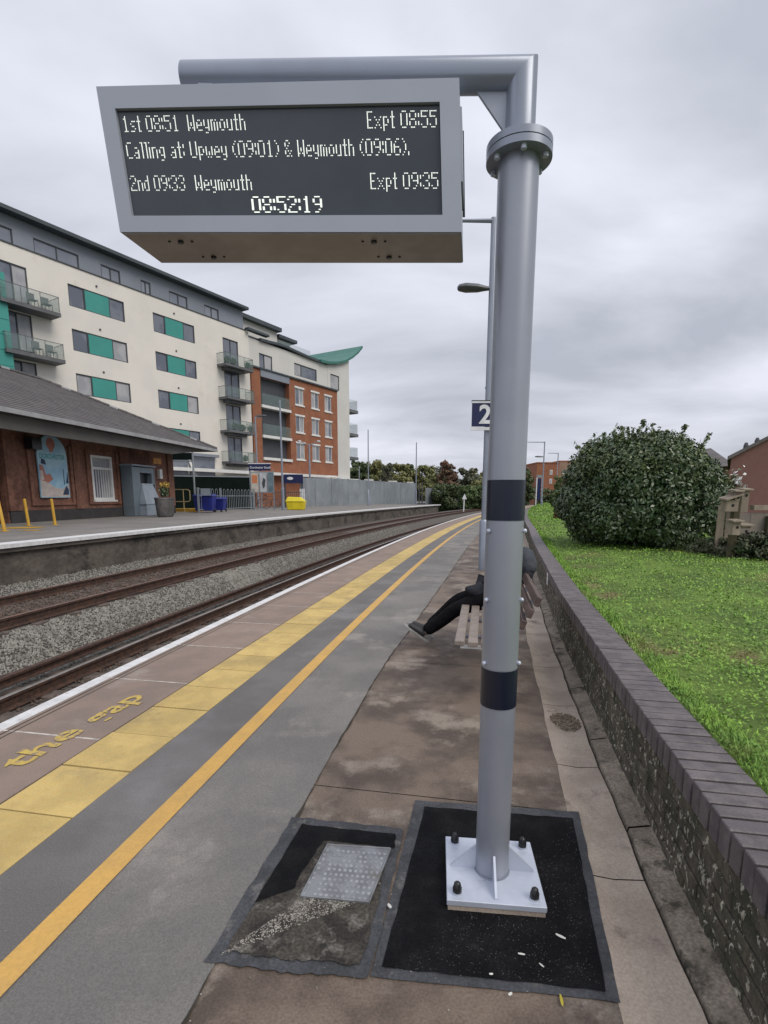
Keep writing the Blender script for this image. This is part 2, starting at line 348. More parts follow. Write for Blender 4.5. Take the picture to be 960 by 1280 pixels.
# ballast stones, denser where the photo shows them
def stones(name,mat,zones,size):
    V=[];Fc=[];base=np.array([(1,0,0),(-1,0,0),(0,1,0),(0,-1,0),(0,0,1),(0,0,-1)],float)
    ff=np.array([(0,2,4),(2,1,4),(1,3,4),(3,0,4),(2,0,5),(1,2,5),(3,1,5),(0,3,5)])
    for (o0,o1,s0,s1,cnt) in zones:
        for i in range(cnt):
            u=random.random(); s=s0+(s1-s0)*u**1.6; o=random.uniform(o0,o1); p=E(s,o,bedz(o))
            q=base*np.array([size*random.uniform(.6,1.3),size*random.uniform(.5,1.1),size*random.uniform(.45,.9)])
            q=q+rng.normal(0,size*.18,q.shape)
            R=np.array(Euler((random.random()*6,random.random()*6,random.random()*6)).to_matrix()); q=q@R.T+np.array(p)+np.array((0,0,size*.3))
            Fc.append(ff+len(V)*6); V.append(q)
    return npmesh(name,np.concatenate(V),np.concatenate(Fc),mat,kind='stuff')
tag(stones('ballast',M['stone'],[(-3.55,-2.72,3,14,19000),(-3.55,-2.72,12,34,11000),(-6.5,-5.25,6,26,7000)],.026),'grey crushed stone ballast heaped between the two tracks','ballast',kind='stuff')
tag(stones('rusty_ballast',M['stoneb'],[(-2.6,-.6,3,20,5000),(-5.2,-3.75,5,26,8000)],.03),'rust-brown ballast stones between the rails','ballast',kind='stuff')
# running rails and conductor rail
def rail(o,ztop,label,group,topm,h=.16,s0=1,s1=130,wh=.07,wf=.14):
    t=thing('running_rail' if 'running' in label else 'conductor_rail',E(s0,o,ztop-h),label,'rail',group)
    prof=[(-wf/2,-h),(wf/2,-h),(wf/2,-h+.012),(.012,-h+.03),(.012,-.045),(wh/2,-.035),(wh/2,-.004),(-wh/2,-.004),(-wh/2,-.035),(-.012,-.045),(-.012,-h+.03),(-wf/2,-h+.012)]
    m=MB(); ns=110; k=len(prof)
    for i in range(ns+1):
        s=s0+(s1-s0)*(i/ns)**1.5
        for (a,b) in prof: m.v.append(E(s,o+a,ztop+b))
    for i in range(ns):
        for j in range(k): a=i*k+j; b=i*k+(j+1)%k; m.f.append((a,b,b+k,a+k))
    m.build('rail_web',M['rail'],t)
    m=MB()
    for i in range(ns+1):
        s=s0+(s1-s0)*(i/ns)**1.5
        for (a,b) in [(-wh/2+.004,-.004),(-wh/2+.012,0),(wh/2-.012,0),(wh/2-.004,-.004)]: m.v.append(E(s,o+a,ztop+b))
    for i in range(ns):
        for j in range(3): a=i*4+j; m.f.append((a,a+1,a+5,a+4))
    m.build('rail_head',topm,t); return t
rail(-.76,-.75,'running rail right under the near platform edge',None,M['railtop'])
rail(-2.2,-.75,'bright-topped running rail nearest the near platform white edge',None,M['railtop'])
rail(-2.66,-.70,'dark conductor rail beside the pale ballast strip',None,M['rail'],h=.13,wh=.09,wf=.10)
rail(-3.65,-.25,'running rail of the far track on its ballast side',None,M['railtopr'])
rail(-5.08,-.25,'rusty running rail closest to the far platform wall',None,M['railtopr'])
# sleepers: one mesh each, shared
def sleepers(o0,o1,z,s0,s1,label,group):
    me=None
    for i in range(int((s1-s0)/.65)):
        s=s0+i*.65; c=E(s,(o0+o1)/2,z); hw=abs(o1-o0)/2
        if me is None:
            q=MB().box(-hw,hw,-.12,.12,-.15,0).build('sleeper',M['sleeper'],loc=(0,0,0),bevel=.015); me=q.data; bpy.data.objects.remove(q)
        o=inst('sleeper',me,c,-Eh(s)); tag(o,label,'sleeper',group)
sleepers(-5.3,-3.5,-.415,5,40,'brown sleeper under the far track','sleepers under the far track')
sleepers(-2.75,-.25,-.905,3,30,'dark sleeper under the near track','sleepers under the near track')

# far platform (superelevated side): body, edge stones, surface
ZF=.5; FO=-6.4
t=thing('far_platform_wall',E(2,FO,-.4),'stained brick face of the opposite platform below its white edge','platform wall')
m=MB(); ns=60
pr=[(FO-.12,-.45),(FO-.12,.30),(FO-.02,.33),(FO-.02,.42)]
for i in range(ns+1):
    s=0+i*58/ns
    for (o,z) in pr: m.v.append(E(s,o,z))
for i in range(ns):
    for j in range(3): a=i*4+j; m.f.append((a,a+1,a+5,a+4))
m.add([E(58,FO-.12,-1),E(58,FO-9,-1),E(58,FO-9,.42),E(58,FO-.12,.42)],[(0,1,2,3)])
m.build('wall_face',M['plwall'],t)
s=1.0
while s<57:
    q=MB(); q.hexa([E(s,FO+.03,.42),E(s+1.79,FO+.03,.42),E(s+1.79,FO-.42,.42),E(s,FO-.42,.42),E(s,FO+.03,.5),E(s+1.79,FO+.03,.5),E(s+1.79,FO-.42,.5),E(s,FO-.42,.5)]); q.build('edge_stone',M['white'] ,t); s+=1.8
strip('far_platform_surface',FO-.43,FO-9,ZF-.004,0,58,M['farsurf'])
structure(MB().add([(-60,10,.42),(-12,10,.42),(-3,60,.42),(30,130,.1),(40,260,.1),(-160,260,.1)],[(0,1,2,3,4,5)]).build('town_ground',M['asphalt']))

# near platform
m=MB(); ns=90
for i in range(ns+1):
    s=-4+i*1.6
    for (o,z) in [(-.0,-1),(-.0,-.13),(-.07,-.10),(-.07,-.012)]: m.v.append(E(s,o,z))
for i in range(ns):
    for j in range(3): a=i*4+j; m.f.append((a,a+1,a+5,a+4))
structure(m.build('platform_face',M['plwall']))
strip('platform_base',-.0,lambda s:WO(s)+.1,-.012,-4,140,M['dirt'],step=.5)
# concrete coping slabs with a white painted nose
t=thing('platform_edge',E(2,0,0),'brown concrete edge slabs with a white painted nose along the near track','platform edge')
cs=.955; s=.24-cs*3; i=0
slabs=[]
while s<60:
    L1=.938
    q=MB(); q.hexa([E(s,.735,-.08),E(s+L1,.735,-.08),E(s+L1,.05,-.08),E(s,.05,-.08),E(s,.735,0),E(s+L1,.735,0),E(s+L1,.05,0),E(s,.05,0)]); q.build('edge_slab',M['coping'],t)
    q=MB(); q.hexa([E(s,.05,-.09),E(s+L1,.05,-.09),E(s+L1,-.055,-.09),E(s,-.055,-.09),E(s,.05,.001),E(s+L1,.05,.001),E(s+L1,-.055,.001),E(s,-.055,.001)]); q.build('white_nose',M['white'],t)
    s+=cs
strip('edge_mortar',-.05,.735,-.0012,-4,60,M['joint'],kind=None,parent=t)
strip('platform_edge_beyond',-.05,.735,0,60.1,140,M['coping'],step=2)
strip('slab_groove',.085,.093,.0022,1,30,M['dark'],kind=None,parent=t,step=.3); strip('slab_groove',.13,.137,.0022,1,30,M['dark'],kind=None,parent=t,step=.3)
# tactile slabs
t=thing('tactile_paving',E(2,.95,0),'yellow tactile warning slabs in one row beside the brown edge slabs','paving')
def slab_mesh(dome):
    q=MB(); q.box(-.2075,.2075,-.1955,.1955,-.05,.001)
    if dome:
        for a in range(6):
            for b in range(6):
                x=-.17+a*.068; y=-.165+b*.066; r=.015; r2=.008
                q.add([(x-r,y-r,.001),(x+r,y-r,.001),(x+r,y+r,.001),(x-r,y+r,.001),(x-r2,y-r2,.007),(x+r2,y-r2,.007),(x+r2,y+r2,.007),(x-r2,y+r2,.007)],[(4,5,6,7),(0,1,5,4),(1,2,6,5),(2,3,7,6),(3,0,4,7)])
    o=q.build('tactile_slab',M['tact'],loc=(0,0,0)); me=o.data; bpy.data.objects.remove(o); return me
sm1,sm0=slab_mesh(True),slab_mesh(False)
s=-.62
for i in range(140):
    c=E(s,.955,random.uniform(-.002,.002)); inst('tactile_slab',sm1 if i<24 else sm0,c,-Eh(s),t); s+=.402
strip('tactile_strip_beyond',.748,1.162,.001,s-.2,140,M['tact'],step=2)
strip('tactile_joint',.742,1.17,-.008,-4,56,M['dirt'],kind=None,parent=t)
# asphalt and yellow line
AK=[(-4,2.18),(1.6,2.178),(3,2.162),(4.8,2.16),(5.9,2.21),(7.4,2.26),(10,2.33),(20,2.42),(150,2.42)]
def AO(s):
    for (a,p),(b,q) in zip(AK,AK[1:]):
        if s<=b: return p+(q-p)*(s-a)/(b-a)
    return 2.4
strip('asphalt_surface',1.166,1.85,0,-4,140,M['asphalt'],step=.5)
strip('asphalt_walkway',1.80,AO,.0035,-4,140,M['asphalt2'],step=.5)
strip('asphalt_walkway_light',1.52,1.85,.0018,-4,140,M['asphalt2'],step=.5)
o=strip('yellow_line',1.513,1.613,.0065,-4,110,M['yline'],step=.4,kind=None); tag(o,'long orange-yellow painted line on the asphalt','painted line')
# old concrete behind
OS=[-4,2.86,4.9,6.6,8.3,10.5,13,16,20,26,34,60,140]
for a,b in zip(OS,OS[1:]):
    strip('old_concrete',lambda s:AO(s)-.01,lambda s:WO(s)-.322,.0,a+.003,b-.003,M['oldconc'],step=.4)
strip('crack_line',lambda s:AO(s)+.002+.005*math.sin(s*7)+.003*math.sin(s*31),lambda s:AO(s)+.009+.006*math.sin(s*5.3+1)+.003*math.sin(s*27),.0049,-2,16,M['dirt'],step=.05)

# drainage channel and fillet beside the wall
t=thing('drain_channel',Wp(2,-.2,0),'pale concrete channel slabs at the foot of the brick wall','channel')
js=[-.6,.55,1.42,2.45,3.3,4.15,5.0,6.1,7.2,8.4,9.7,11.2]
def jag(seed,s): return .005*math.sin(s*6+seed)+.003*math.sin(s*17+seed*2)
for a,b in zip(js,js[1:]):
    q=MB(); nn=6
    for i in range(nn+1):
        s=a+.003+(b-a-.006)*i/nn
        q.v+=[Wp(s,-.33+jag(1,s),.003),Wp(s,-.22,-.006),Wp(s,-.108+jag(3,s),.006)]
    for i in range(nn): q.f+=[(3*i,3*i+1,3*i+4,3*i+3),(3*i+1,3*i+2,3*i+5,3*i+4)]
    q.build('channel_slab',M['channel'],t,smooth=True)
    q=MB()
    for i in range(nn+1):
        s=a+.33+(b-a-.012)*i/nn
        q.v+=[Wp(s,-.095+jag(3,s)*.9,-.01),Wp(s,-.09+jag(3,s)*.9,.010),Wp(s,.02,.034)]
    for i in range(nn): q.f+=[(3*i,3*i+1,3*i+4,3*i+3),(3*i+1,3*i+2,3*i+5,3*i+4)]
    q.build('fillet',M['fillet'],t,smooth=False)
strip('channel_far',lambda s:WO(s)-.33,lambda s:WO(s)+.02,.003,11.2,140,M['channel'],step=1)

# ------------------------------------------------------------------ brick wall
WH=.475
t=thing('brick_wall',Wp(2,.12,0),'low brick wall with purple brick-on-edge coping beside the lawn','wall')
m=MB(); ns=160
for i in range(ns+1):
    s=-3+ (143)*(i/ns)**1.6
    m.v+=[Wp(s,.006,-.05),Wp(s,.006,WH-.112),Wp(s,.205,WH-.112),Wp(s,.205,-.05)]
for i in range(ns):
    for j in range(3): a=i*4+j; m.f.append((a,a+1,a+5,a+4))
m.build('core',M['mortar'],t)
def brickmesh(nm,l,d,h,mat,bev=.004):
    q=MB().box(0,d,-l/2,l/2,0,h).build(nm,mat,loc=(0,0,0),bevel=bev); me=q.data; bpy.data.objects.remove(q); return me
cbm=brickmesh('coping_brick',.0595,.208,.104,M['cop_brick'],.0035)
p=.0735; s=-.3
for i in range(300):
    o=inst('coping_brick',cbm,Wp(s,-.012+random.uniform(-.002,.002),WH-.104+random.uniform(-.0015,.0015)),-Wh(s)+random.uniform(-.008,.008),t); s+=p
m=MB(); s0=s
while s<75: m.fbox(lambda a,b,c:Wp(a,b,c),s-.03,s+.033,-.012,.21,WH-.104,WH); s+=p*(1 if s<40 else 2)
o=m.build('coping_beyond',M['cop_brick'],t,kind='stuff')
m=MB(); m.fbox(lambda a,b,c:Wp(a,b,c),-2,75,0,.195,WH-.11,WH-.012)
q=MB()
for i in range(200):
    s=-2+i*.5; q.v+=[Wp(s,.0,WH-.112),Wp(s,.0,WH-.022),Wp(s,.2,WH-.022)]
for i in range(199): q.f+=[(3*i,3*i+1,3*i+4,3*i+3),(3*i+1,3*i+2,3*i+5,3*i+4)]
q.build('coping_mortar',M['dark'],t)
sbm=brickmesh('brick',.216,.1,.064,M['wallbrick'],.005)
cnt=0
for r in range(5):
    for i in range(60):
        s=.25+i*.2265+(r%2)*.113
        inst('brick',sbm,Wp(s,random.uniform(-.003,.003),.003+r*.0735),-Wh(s),t)
m=MB()
for r in range(5):
    s=.25+60*.2265+(r%2)*.113
    while s<40:
        m.fbox(lambda a,b,c:Wp(a,b,c),s-.108,s+.108,0,.08,.003+r*.0735,.067+r*.0735); s+=.2265
m.build('brick_beyond',M['wallbrick'],t,kind='stuff')

# ------------------------------------------------------------------ lawn
ZL=.44
def lawnz(d,s):
    return ZL-.03+.05*min(max(d-.2,0),1)+.05*math.sin(s*.6+d)*.4+min(max(d-3,0)*.02,.2)
m=MB(); n=90; ds=[.2,.35,.6,1,1.6,2.4,3.4,4.6,6,8,11,15,22,34]
for i in range(n+1):
    s=-4+ 144*(i/n)**1.5
    for d in ds: m.v.append(Wp(s,d,lawnz(d,s)))
k=len(ds)
for i in range(n):
    for j in range(k-1): a=i*k+j; m.f.append((a,a+1,a+k+1,a+k))
structure(m.build('lawn',M['lawn'],smooth=True))
# ground-cover leaves and grass blades
def grass(cnt):
    random.seed(3)
    V=np.zeros((cnt,4,3));
    for i in range(cnt):
        u=random.random(); s=.2+(28*u**2.3 if i%5 else 25+45*u); dmax=min(1.2+s*.95,13); d=.215+ (dmax-.215)*random.random() if i%9 else .215+.12*random.random()
        p=Wp(s,d,0); z=lawnz(d,s); cl=.5+.5*math.sin(p.x*7.3+1.7*math.sin(p.y*5.1))*math.sin(p.y*6.1+1.3*math.sin(p.x*4.3)); sz=(.0085+.0009*s)*random.uniform(.55,1.2)*(.95+.55*cl)
        if d<.3 and random.random()<.5: z+=.01
        a=random.random()*2*PI; tilt=random.uniform(-.1,1.0); h=random.uniform(.004,.02)+.028*cl*random.random()+ .01*math.sin(s*5)*math.sin(d*7)
        up=Vector((math.cos(a)*math.cos(tilt),math.sin(a)*math.cos(tilt),math.sin(tilt)))*sz*1.5
        bl_=i%3==0; up=up*(1.5 if bl_ else 1)+(Vector((0,0,sz*.8)) if bl_ else Vector((0,0,0))); sd=Vector((-math.sin(a),math.cos(a),0))*sz*(.16 if bl_ else .55); c=Vector((p.x,p.y,z+max(h,.002)))
        V[i,0]=c; V[i,1]=c+up*.55+sd; V[i,2]=c+up; V[i,3]=c+up*.55-sd
    F=np.arange(cnt*4).reshape(cnt,4); return npmesh('grass',V.reshape(-1,3),F,M['grass1'],kind='stuff')
tag(grass(310000),'bright green weedy grass and clover on the raised lawn','grass',kind='stuff')

# ------------------------------------------------------------------ foliage
def foliage(name,blobs,cnt,size,mat,parent,squash=1.0,cup=.0,shell=.35,droop=0):
    """leaf-sized rhombs spread through a set of ellipsoid clumps (c, r)"""
    vol=np.array([b[1][0]*b[1][1]*b[1][2] for b in blobs])**.75; pick=rng.choice(len(blobs),cnt,p=vol/vol.sum())
    C=np.array([b[0] for b in blobs])[pick]; R=np.array([b[1] for b in blobs])[pick]
    d=rng.normal(size=(cnt,3)); d/=np.linalg.norm(d,axis=1)[:,None]
    r=1-shell*rng.random(cnt)**1.5+rng.normal(0,.05,cnt)
    P=C+d*R*r[:,None]
    nrm=d+rng.normal(0,.55,(cnt,3)); nrm[:,2]+=.25; nrm/=np.linalg.norm(nrm,axis=1)[:,None]
    t=np.cross(nrm,rng.normal(size=(cnt,3))); t/=np.linalg.norm(t,axis=1)[:,None]; b=np.cross(nrm,t)
    sz=size*rng.uniform(.6,1.4,cnt)[:,None]
    V=np.stack([P-t*sz,P-b*sz*.5+nrm*sz*.12,P+t*sz,P+b*sz*.5+nrm*sz*.12],1)
    F=np.arange(cnt*4).reshape(cnt,4); return npmesh(name,V.reshape(-1,3),F,mat,parent)
# big laurel bush
bc=Vector((5.02,10.35,.45))
t=thing('laurel_bush',bc,'large rounded dark evergreen bush on the lawn beyond the wall','bush')
bl=[(tuple(bc+Vector((0,0,.95))),(1.15,1.15,.95)),(tuple(bc+Vector((.1,-.2,.5))),(1.2,1.0,.5))]
random.seed(12); rng=np.random.default_rng(12)
for i in range(190):
    u=(i+.5)/190; a=i*2.39996+random.uniform(-.3,.3); z=.22+1.72*u**.85+random.uniform(-.06,.06)
    rr=1.60*max(.02,1-(abs(z-.80)/1.38)**2.3)**.5-.36; rr=max(rr,0)*random.uniform(.88,1.04); r=random.uniform(.27,.40)
    if z<.5: rr*=.93; r*=.85
    bl.append((tuple(bc+Vector((math.cos(a)*rr*.96,math.sin(a)*rr,z))),(r,r,r*.88)))
foliage('leaves',bl,120000,.036,M['leafd'],t,shell=.55)
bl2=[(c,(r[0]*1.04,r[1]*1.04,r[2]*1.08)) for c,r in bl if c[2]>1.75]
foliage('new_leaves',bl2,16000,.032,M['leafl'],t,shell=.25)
m=MB()
for i in range(12):
    a=random.random()*6.28; r=random.uniform(.2,.9); m.tube([bc+Vector((0.1*math.cos(a),.1*math.sin(a),-.1)),bc+Vector((r*.6*math.cos(a),r*.6*math.sin(a),.8)),bc+Vector((r*math.cos(a),r*math.sin(a),1.7))],[.04,.025,.012],6)
m.build('trunk',M['wood'],t)
m=MB();tw=[]
for i in range(46):
    a=random.random()*6.28; r=random.uniform(.1,1.2); z0=1.42+.7*math.sqrt(max(0,1-(r/1.45)**2)); L0=random.uniform(.2,.46)
    if i>40: L0*=1.35
    p0=bc+Vector((r*math.cos(a),r*math.sin(a),z0-.15)); d=Vector((math.cos(a)*.35+random.uniform(-.3,.3),math.sin(a)*.3,1)).normalized()
    p1=p0+d*L0*.5; p2=p0+d*L0+Vector((random.uniform(-.08,.08),0,0)); m.tube([p0,p1,p2],[.007,.005,.003],4)
    for k in range(2 if i%4==0 else 9):
        u=random.uniform(.3,1); q=p0+(p2-p0)*u; tw.append((tuple(q),(.045,.045,.05)))
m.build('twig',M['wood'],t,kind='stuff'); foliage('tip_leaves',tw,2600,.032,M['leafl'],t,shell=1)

def tree(kind,base,h,wd,label,cat,mat,cnt=5000,leaf=.35,trunk=.25,group=None,seed=0,low=.25,spread=1.0):
    random.seed(seed)
    base=Vector(base); t=thing(kind,base,label,cat,group)
    bl=[]
    nb=70
    for i in range(nb):
        a=random.random()*6.28; z=h*(low+(1-low)*random.random()**.8*.9); f=(z/h-low)/(1-low)
        rr=wd/2*math.sqrt(max(.1,1-((f-.42)/.62)**2))*random.uniform(.3,.85)*spread; r=wd*random.uniform(.06,.15)*(1.3-.5*f)
        bl.append((tuple(base+Vector((math.cos(a)*rr,math.sin(a)*rr,z))),(r,r,r*.8)))
    m=MB(); m.tube([base+Vector((0,0,-.4)),base+Vector((.02*h,0,h*.4)),base+Vector((0,0,h*.8))],[trunk,trunk*.6,trunk*.15],7)
    for c,r in bl[:14]: m.tube([base+Vector((0,0,h*.3)),Vector(c)],[trunk*.35,trunk*.08],5)
    m.build('trunk',M['wood'],t)
    foliage('crown',bl,int(cnt*1.3),leaf*.9,mat,t,shell=.9)
    return t
F1=mk('leaf_olive',(.21,.205,.08),(.14,.15,.055),scale=.35,rough=.7)
F2=mk('leaf_dark_green',(.085,.115,.045),(.055,.08,.03),scale=.4,rough=.7)
F3=mk('leaf_autumn_brown',(.17,.095,.06),(.12,.075,.045),scale=.4,rough=.7)
F4=mk('leaf_mid_green',(.11,.155,.05),(.07,.11,.035),scale=.4,rough=.7)
F5=mk('leaf_grey_green',(.15,.155,.10),(.10,.11,.07),scale=.4,rough=.7)
def px_tree(kind,px,ytop,Y,wpx,label,mat,seed,zb=0,cat='tree',**kw):
    p=atY(px,ytop,Y); h=p.z-zb; wd=wpx/FPX*Y
    return tree(kind,(p.x,Y,zb),h,wd,label,cat,mat,seed=seed,**kw)

# ================================================================== DISPLAY POST
PB=Vector((.41,1.745,0)); PR=.0615
t=thing('display_post',PB,'tall grey steel post with black bands carrying the train display','post')
RZ=Matrix.Rotation(-math.radians(6),3,'Z')
def lp(x,y,z): return PB+RZ@Vector((x,y,0))+Vector((0,0,z))
m=MB(); m.tube([PB+Vector((0,0,z)) for z in (.05,.72,.857,1.37,1.5,2.47)],PR,40); m.build('pole',M['steel_pole'],t,smooth=True)
for z0,z1 in ((.715,.853),(1.37,1.502)):
    MB().tube([PB+Vector((0,0,z0)),PB+Vector((0,0,z1))],PR+.0022,40).build('black_band',M['black'],t,smooth=True)
m=MB(); m.tube([PB+Vector((0,0,.857)),PB+Vector((0,0,1.367))],PR+.0014,40); cv=m.build('access_sleeve',M['steel_pole'],t,smooth=True)
for z in (.875,1.1,1.335):
    for sx in (-1,1):
        q=PB+Vector((sx*(PR-.004),-.026,z)); m=MB(); m.tube([q,q+Vector((sx*.005,-.006,0)),q+Vector((sx*.008,-.009,0))],[.0075,.0075,.003],8); m.build('bolt',M['plate'],cv,smooth=True)
# bolted flange
for z0,z1 in ((2.452,2.472),(2.475,2.495)):
    f=MB().tube([PB+Vector((0,0,z0)),PB+Vector((0,0,z1))],.098,48).build('flange',M['steel'],t,smooth=True,bevel=0)
for k in range(6):
    a=k*PI/3+.45; q=PB+Vector((.081*math.cos(a),.081*math.sin(a),2.44)); MB().tube([q,q+Vector((0,0,.012))],.009,6).build('flange_bolt',M['plate'],t)
# upper tube and arm with a mitred corner
AZ=2.682; ar=.0445; AL=Vector((-.63,1.86,2.752)); top=PB+Vector((0,0,AZ))
m=MB(); n=28; d=(AL-top).normalized(); up=Vector((0,0,1)); nrm=Vector((0,0,1)).cross(d).normalized(); bis=(up+(-d)).normalized()
mit=(up-d).normalized()
# rings: bottom, mitre (shared plane), arm end
for i in range(n):
    a=2*PI*i/n; m.v.append(PB+Vector((0,0,2.495))+nrm*math.cos(a)*ar+Vector(nrm.cross(up))*math.sin(a)*ar)
side=nrm.cross(up)
pn=(up+d*-1).normalized(); pn=(up-d).normalized()  # bisector plane normal is (up+(-(-d)))/..., solved per ray below
pn=(d+up).normalized()
for i in range(n):
    a=2*PI*i/n; q=PB+Vector((0,0,2.495))+nrm*math.cos(a)*ar+side*math.sin(a)*ar
    tt=(top-q).dot(pn)/up.dot(pn); m.v.append(q+up*tt)
for i in range(n): m.v.append(m.v[n+i]+d*((AL-m.v[n+i]).dot(d)))
for b0 in (0,n):
    for i in range(n): k=(i+1)%n; m.f.append((b0+i,b0+k,b0+n+k,b0+n+i))
m.f.append(tuple(range(2*n,3*n)))
m.build('arm',M['steel'],t,smooth=True)
g0=PB+Vector((0,0,0)); gd=Vector((d.x,d.y,0)).normalized()
tri=[g0+gd*.04+Vector((0,0,2.665)),g0+gd*.14+Vector((0,0,2.667)),g0+gd*.135+Vector((0,0,2.652)),g0+gd*.04+Vector((0,0,2.525))]
m=MB().prism([q-Vector((0,.005,0)) for q in tri],(0,.010,0)); m.build('gusset',M['case'],t)
# base plate, grout, gussets, anchor bolts
MB().hexa([lp(-.172,-.172,.028),lp(.172,-.172,.028),lp(.172,.172,.028),lp(-.172,.172,.028),lp(-.172,-.172,.05),lp(.172,-.172,.05),lp(.172,.172,.05),lp(-.172,.172,.05)]).build('base_plate',M['plate'],t,bevel=.002)
MB().hexa([lp(-.168,-.168,-.02),lp(.168,-.168,-.02),lp(.168,.168,-.02),lp(-.168,.168,-.02),lp(-.168,-.168,.028),lp(.168,-.168,.028),lp(.168,.168,.028),lp(-.168,.168,.028)]).build('grout_bed',M['channel'],t)
for a in range(4):
    dx,dy=[(1,0),(-1,0),(0,1),(0,-1)][a]; w=.004
    A=lambda r,z,sd: lp(dx*r-dy*sd,dy*r+dx*sd,z)
    m=MB().prism([A(.058,.05,-w),A(.155,.05,-w),A(.155,.056,-w),A(.06,.15,-w)],A(0,0,w)-A(0,0,-w)); m.build('gusset',M['plate'],t)
for sx in (-1,1):
    for sy in (-1,1):
        q=lp(sx*.135,sy*.135,.05); bb=MB().tube([q,q+Vector((0,0,.006))],.019,16).build('washer',M['plate'],t)
        MB().lathe(q+Vector((0,0,.006)),[(.0165,0),(.0165,.016),(.014,.021),(.012,.032),(.006,.038),(.001,.039)],10).build('bolt_cap',M['blackp'],t,smooth=True)
# weld bead
m=MB(); pts=[PB+Vector((math.cos(a)*(PR+.001),math.sin(a)*(PR+.001),.052)) for a in [i*2*PI/32 for i in range(33)]]; m.tube(pts,.004,5,caps=False); m.build('weld',M['steel'],t,smooth=True)

# ------------------------------------------------------------------ the display itself
DC=Vector((-.2817,1.7801,2.4153)); DW,DH,DD=1.0275,.37,.235
t=thing('train_display',DC,'grey hanging train departure display with lit dot-matrix text','information display')
t.rotation_euler=(0,0,0)
RD=Matrix.Rotation(-.0496,3,'Z')@Matrix.Rotation(.0098,3,'Y')@Matrix.Rotation(.0554,3,'X')
_ft=[atY(120,108,1.648),atY(574,97,1.632)]; _fb=[G(150,290,2.222),G(577,290,2.222)]; _bb=[G(203,328,2.222),G(577,328,2.222)]
_pn=(_fb[1]-_fb[0]).cross(_ft[1]-_fb[0]); _rr=Vector(ray(120,108)); _cp=Vector((0,0,EYE))
_ft[0]=_cp+_rr*((_fb[0]-_cp).dot(_pn)/_rr.dot(_pn))
_dv=((_bb[0]-_fb[0])+(_bb[1]-_fb[1]))/2; _bb=[q+_dv for q in _fb]; _bt=[q+_dv for q in _ft]
def D(x,y,z):
    u,v,w_=x/DW+.5,y/DD+.5,z/DH+.5
    f=lambda P:P[0]+(P[1]-P[0])*u
    a=f(_fb)+(f(_ft)-f(_fb))*w_; b=f(_bb)+(f(_bt)-f(_bb))*w_
    return a+(b-a)*v
def dbox(m,x0,x1,y0,y1,z0,z1): return m.hexa([D(x0,y0,z0),D(x1,y0,z0),D(x1,y1,z0),D(x0,y1,z0),D(x0,y0,z1),D(x1,y0,z1),D(x1,y1,z1),D(x0,y1,z1)])
hw,hh,hd=DW/2,DH/2,DD/2
sx0,sx1=-hw+.042*DW,hw-.055*DW; sz1,sz0=hh-.145*DH,-hh+.118*DH
m=MB(); 
dbox(m,-hw,sx0,-hd,hd,-hh,hh); dbox(m,sx1,hw,-hd,hd,-hh,hh); dbox(m,sx0,sx1,-hd,hd,sz1,hh); dbox(m,sx0,sx1,-hd,hd,-hh,sz0); dbox(m,sx0,sx1,0,hd-.002,sz0,sz1)
bm_=m.build('case',M['case'],t)
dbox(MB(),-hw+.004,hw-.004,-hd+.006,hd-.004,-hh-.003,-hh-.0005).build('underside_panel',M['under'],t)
dbox(MB(),hw-.003,hw+.006,-hd+.03,hd-.02,-hh+.14,hh-.05).build('side_hatch',M['case'],t)
dbox(MB(),hw+.001,hw+.009,hd-.03,hd-.024,-hh+.12,hh-.02).build('hinge_rod',M['blackp'],t)
scr=dbox(MB(),sx0,sx1,-hd+.012,-hd+.03,sz0,sz1).build('screen',M['screen'],t)
for (a,b) in ((-.36,-.06),(-.31,.06),(.24,-.06),(.27,.06)):
    for k in (-1,0,1):
        c0=D(a+k*.035,b,-hh-.003); c1=D(a+k*.035,b,-hh-(.009 if k==0 else .006)); MB().tube([c0,c1],.009 if k==0 else .004,8).build('screw',M['blackp'],t)
